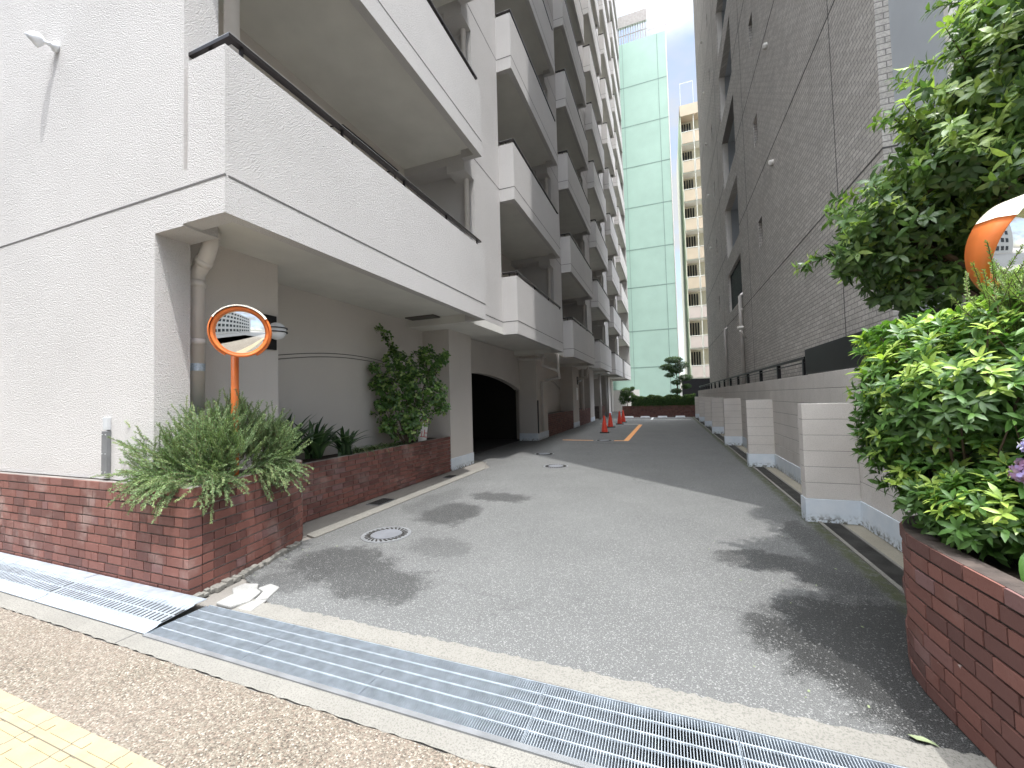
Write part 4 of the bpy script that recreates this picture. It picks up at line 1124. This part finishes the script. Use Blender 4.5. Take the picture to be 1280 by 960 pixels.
# soft conifer tip in front of the right mirror
RNG=np.random.default_rng(18)
co=empty('conifer_sapling','soft light green conifer sprays in front of the right traffic mirror','plant')
POS=[];D=[];N=[];LL=[];WW=[];TT=[];stems=MB()
for _ in range(120):
    b=np.array((1.56,2.6,1.80))+RNG.normal(size=3)*np.array((.06,.04,.07)); d0=np.array((0,-.1,.9))+unit(1)[0]*.6
    sprig(b,d0,.12+.14*RNG.random(),.3+.5*RNG.random(),.3)
leaves('foliage',M['l_conifer'],np.array(POS),np.array(D),np.array(N),np.array(LL)*.8,np.array(WW),np.array(TT),co,.1)
stems.tube([(1.60,2.65,.68),(1.56,2.6,1.78)],[.012,.006],6); stems.build('stems',M['stem'],co)

# far hedge, pine, dark shrub
RNG=np.random.default_rng(30)
he=empty('clipped_hedge','long clipped green hedge in the far brick planter','hedge')
n=5200; p=np.stack([RNG.uniform(-2.35,1.75,n),RNG.uniform(29.65,30.7,n),RNG.uniform(.74,1.42,n)],1); 
top=.08*np.sin(p[:,0]*5)+.05*np.sin(p[:,0]*11+1); sel=RNG.random(n)<.6
p[sel,1]=29.6+RNG.random(sel.sum())*.12; sel2=~sel; p[sel2,2]=1.36+RNG.random(sel2.sum())*.08; p[:,2]+=top*(p[:,2]-.7)
v=np.where(sel[:,None],np.array([[0,-1,.4]]),np.array([[0,-.1,1.]]))+RNG.normal(size=(n,3))*.3
q_=rosettes(p,v,3,.085,.5,30,np.where(RNG.random(n)<.3*(p[:,2]>1.25),.9,.2+.4*RNG.random(n)),.1)
leaves('foliage',M['l_hedge'],*q_[:3],q_[3],q_[4],q_[5],he)
m=MB(); m.box(-2.25,1.68,29.8,30.6,.76,1.28); m.build('inner_twigs',plain('hedge_twigs',(.02,.028,.012),.9),he)
def padtree(name,label,cat,base,top,pads,leafL,trunk_r,mat='l_hedge',seed=0,dens=420):
    rng=np.random.default_rng(seed); e=empty(name,label,cat); P=[];Vv=[]
    for c,r in pads:
        k=int(dens*(r[0]/.5)**2)+30; v=rng.normal(size=(k,3)); v/=np.linalg.norm(v,axis=1,keepdims=True); P.append(np.array(c)+v*np.array(r)*(.4+.6*rng.random(k)**.5)[:,None]); Vv.append(v)
    P=np.concatenate(P);Vv=np.concatenate(Vv)
    q_=rosettes(P,Vv*.6+np.array([0,0,.7]),4,leafL,.35,30,.15+.5*rng.random(len(P))+.25*(Vv[:,2]>.4),.1)
    leaves('crown',M[mat],*q_[:3],q_[3],q_[4],q_[5],e)
    m=MB(); m.tube([base,((base[0]+top[0])/2+.06,(base[1]+top[1])/2,(base[2]+top[2])/2),top],[trunk_r,trunk_r*.7,trunk_r*.4],8)
    for c,r in pads:
        z=min(c[2]-.1,top[2]); a=(z-base[2])/(top[2]-base[2]); s=(base[0]+(top[0]-base[0])*a,base[1]+(top[1]-base[1])*a,z-.15); m.tube([s,c],[trunk_r*.4,.012],5,caps=False)
    m.build('trunk',M['bark'],e); return e
padtree('cloud_pruned_pine','dark cloud-pruned pine standing above the far hedge before the mint building','tree',(.66,30.2,.76),(.6,30.2,3.9),
 [((.5,30.2,3.9),(.62,.5,.24)),((.08,30.1,3.42),(.55,.4,.24)),((1.0,30.2,3.5),(.5,.4,.28)),((.6,30.2,3.15),(.5,.4,.2)),((.2,30.1,2.85),(.35,.3,.16)),((1.2,30.2,2.65),(.5,.4,.22)),((.65,30.2,2.35),(.4,.3,.18)),((1.25,30.2,2.05),(.35,.3,.18)),((.6,30.2,1.75),(.4,.3,.18))],.075,.05,seed=3)
padtree('dark_shrub','dark rounded shrub at the left end of the far planter, behind the cones','shrub',(-2.7,30.3,.76),(-2.7,30.3,1.7),
 [((-2.75,30.2,1.75),(.42,.4,.35)),((-2.45,30.1,1.4),(.35,.4,.4)),((-2.95,30.2,1.3),(.35,.4,.45)),((-2.3,30.0,2.0),(.16,.2,.14))],.09,.03,seed=6,dens=600)

# litter
def litter(name,label,c,pts,mat,tilt=0):
    m=MB(); n=len(pts)
    vs=[(c[0]+a,c[1]+b,c[2]+.004+.006*random.random()) for a,b in pts]; vs2=[(x,y,z+.0015) for x,y,z in vs]
    m.add(vs+vs2,[tuple(range(n))[::-1],tuple(range(n,2*n))]+[(i,(i+1)%n,n+(i+1)%n,n+i) for i in range(n)]); return tag(m.build(name,mat),label,'leaf')
litter('fallen_leaf','pale green fallen leaf lying on the concrete strip near the right planter',(.93,2.24,.004),[(-.03,.01),(-.01,-.012),(.03,-.015),(.055,-.03),(.05,-.008),(.02,.012),(-.01,.018)],M['drygrey'])
random.seed(44)
lt=MB()
for i in range(26):
    if i<16: x,y=random.uniform(.3,1.5),random.uniform(2.3,5)
    else: x,y=random.uniform(-3.6,-3.2),random.uniform(2.5,3.5)
    a=random.random()*6.3; s=random.uniform(.004,.010); lt.obox((x,y,.003),(math.cos(a)*s,math.sin(a)*s,0),(-math.sin(a)*s*.5,math.cos(a)*s*.5,0),(0,0,.001))
tag(lt.build('leaf_litter',M['drygrey']),'tiny dry leaf scraps scattered near the planters','leaf litter',kind='stuff')

sheet('road',rect(-60,60,-14,-2.2),.0,plain('road_asphalt',(.07,.07,.07),.9,var=.15,scale=3))
OB=empty('added_opposite_building','added grey office block across the street, cutting front sky light and reflected in the round mirrors','building')  # unseen block added to limit front sky light and fill the mirrors
m=MB(); m.box(-30,26,-26,-17,0,17); m.build('wall',plain('opposite_wall',(.45,.44,.42),.8),OB)
for fl_ in range(5):
    m=MB(); [m.box(-29+2.4*i,-27.4+2.4*i,-17.0,-16.96,1+3.2*fl_,2.7+3.2*fl_) for i in range(22)]; m.build('window_row',M['glass'],OB)
# ------------------------------------------------------------------ world, sun, camera
SUN_EL=72.; hx,hy=-.732,.681
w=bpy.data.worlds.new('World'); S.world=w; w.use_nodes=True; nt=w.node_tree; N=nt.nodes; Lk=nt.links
for n_ in list(N): N.remove(n_)
out=N.new('ShaderNodeOutputWorld'); sky=N.new('ShaderNodeTexSky'); sky.sky_type='NISHITA'; sky.sun_disc=False
sky.sun_elevation=R_(SUN_EL); sky.sun_rotation=math.atan2(-hx,-hy); sky.dust_density=2.0; sky.air_density=1.0
bg=N.new('ShaderNodeBackground'); bg.inputs['Strength'].default_value=.15; Lk.new(sky.outputs[0],bg.inputs[0])
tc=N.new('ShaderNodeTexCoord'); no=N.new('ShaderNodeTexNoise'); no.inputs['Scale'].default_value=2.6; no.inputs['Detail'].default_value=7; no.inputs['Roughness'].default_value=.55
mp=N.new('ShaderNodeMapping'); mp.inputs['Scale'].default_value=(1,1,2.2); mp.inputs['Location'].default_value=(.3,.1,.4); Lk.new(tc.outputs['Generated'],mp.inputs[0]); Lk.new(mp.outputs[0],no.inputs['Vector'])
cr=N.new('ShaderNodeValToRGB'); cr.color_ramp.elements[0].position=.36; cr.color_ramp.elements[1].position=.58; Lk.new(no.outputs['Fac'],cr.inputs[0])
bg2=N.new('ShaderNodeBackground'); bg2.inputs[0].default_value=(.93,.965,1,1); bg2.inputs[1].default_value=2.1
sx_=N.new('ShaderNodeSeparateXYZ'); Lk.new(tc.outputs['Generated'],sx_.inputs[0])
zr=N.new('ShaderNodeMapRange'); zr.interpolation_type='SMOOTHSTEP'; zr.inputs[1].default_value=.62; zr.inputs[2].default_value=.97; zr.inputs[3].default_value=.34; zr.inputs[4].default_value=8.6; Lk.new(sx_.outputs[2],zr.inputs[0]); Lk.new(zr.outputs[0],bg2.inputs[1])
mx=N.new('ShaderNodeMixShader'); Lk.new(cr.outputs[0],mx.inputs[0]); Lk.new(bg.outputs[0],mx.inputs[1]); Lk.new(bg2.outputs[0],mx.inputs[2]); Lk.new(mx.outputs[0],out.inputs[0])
sd=bpy.data.lights.new('Sun','SUN'); sd.energy=2.0; sd.angle=R_(.6); sd.color=(1,.985,.965)
so=bpy.data.objects.new('Sun',sd); COL.objects.link(so)
ce_=math.cos(R_(SUN_EL)); dv=Vector((hx*ce_,hy*ce_,-math.sin(R_(SUN_EL)))); so.rotation_euler=dv.to_track_quat('-Z','Y').to_euler(); so.location=(8,-8,30)
cd=bpy.data.cameras.new('Camera'); cam=bpy.data.objects.new('Camera',cd); COL.objects.link(cam); S.camera=cam
cd.sensor_width=36; cd.sensor_fit='HORIZONTAL'; cd.lens=507/1280*36; cd.clip_end=1500; cd.clip_start=.05
RR=Matrix(((0.9336388,0.35725502,-0.02621911),(0.03791834,-0.02578129,0.99894821),(0.3562033,-0.93365099,-0.03761693)))
cam.matrix_world=Matrix.Translation((0,0,1.48))@RR.transposed().to_4x4()
S.view_settings.view_transform='Standard'; S.view_settings.look='None'; S.view_settings.exposure=1.36; S.view_settings.gamma=1
try: S.view_settings.use_curve_mapping=False
except Exception: pass
S.cycles.max_bounces=10; S.cycles.diffuse_bounces=8; S.cycles.transparent_max_bounces=8
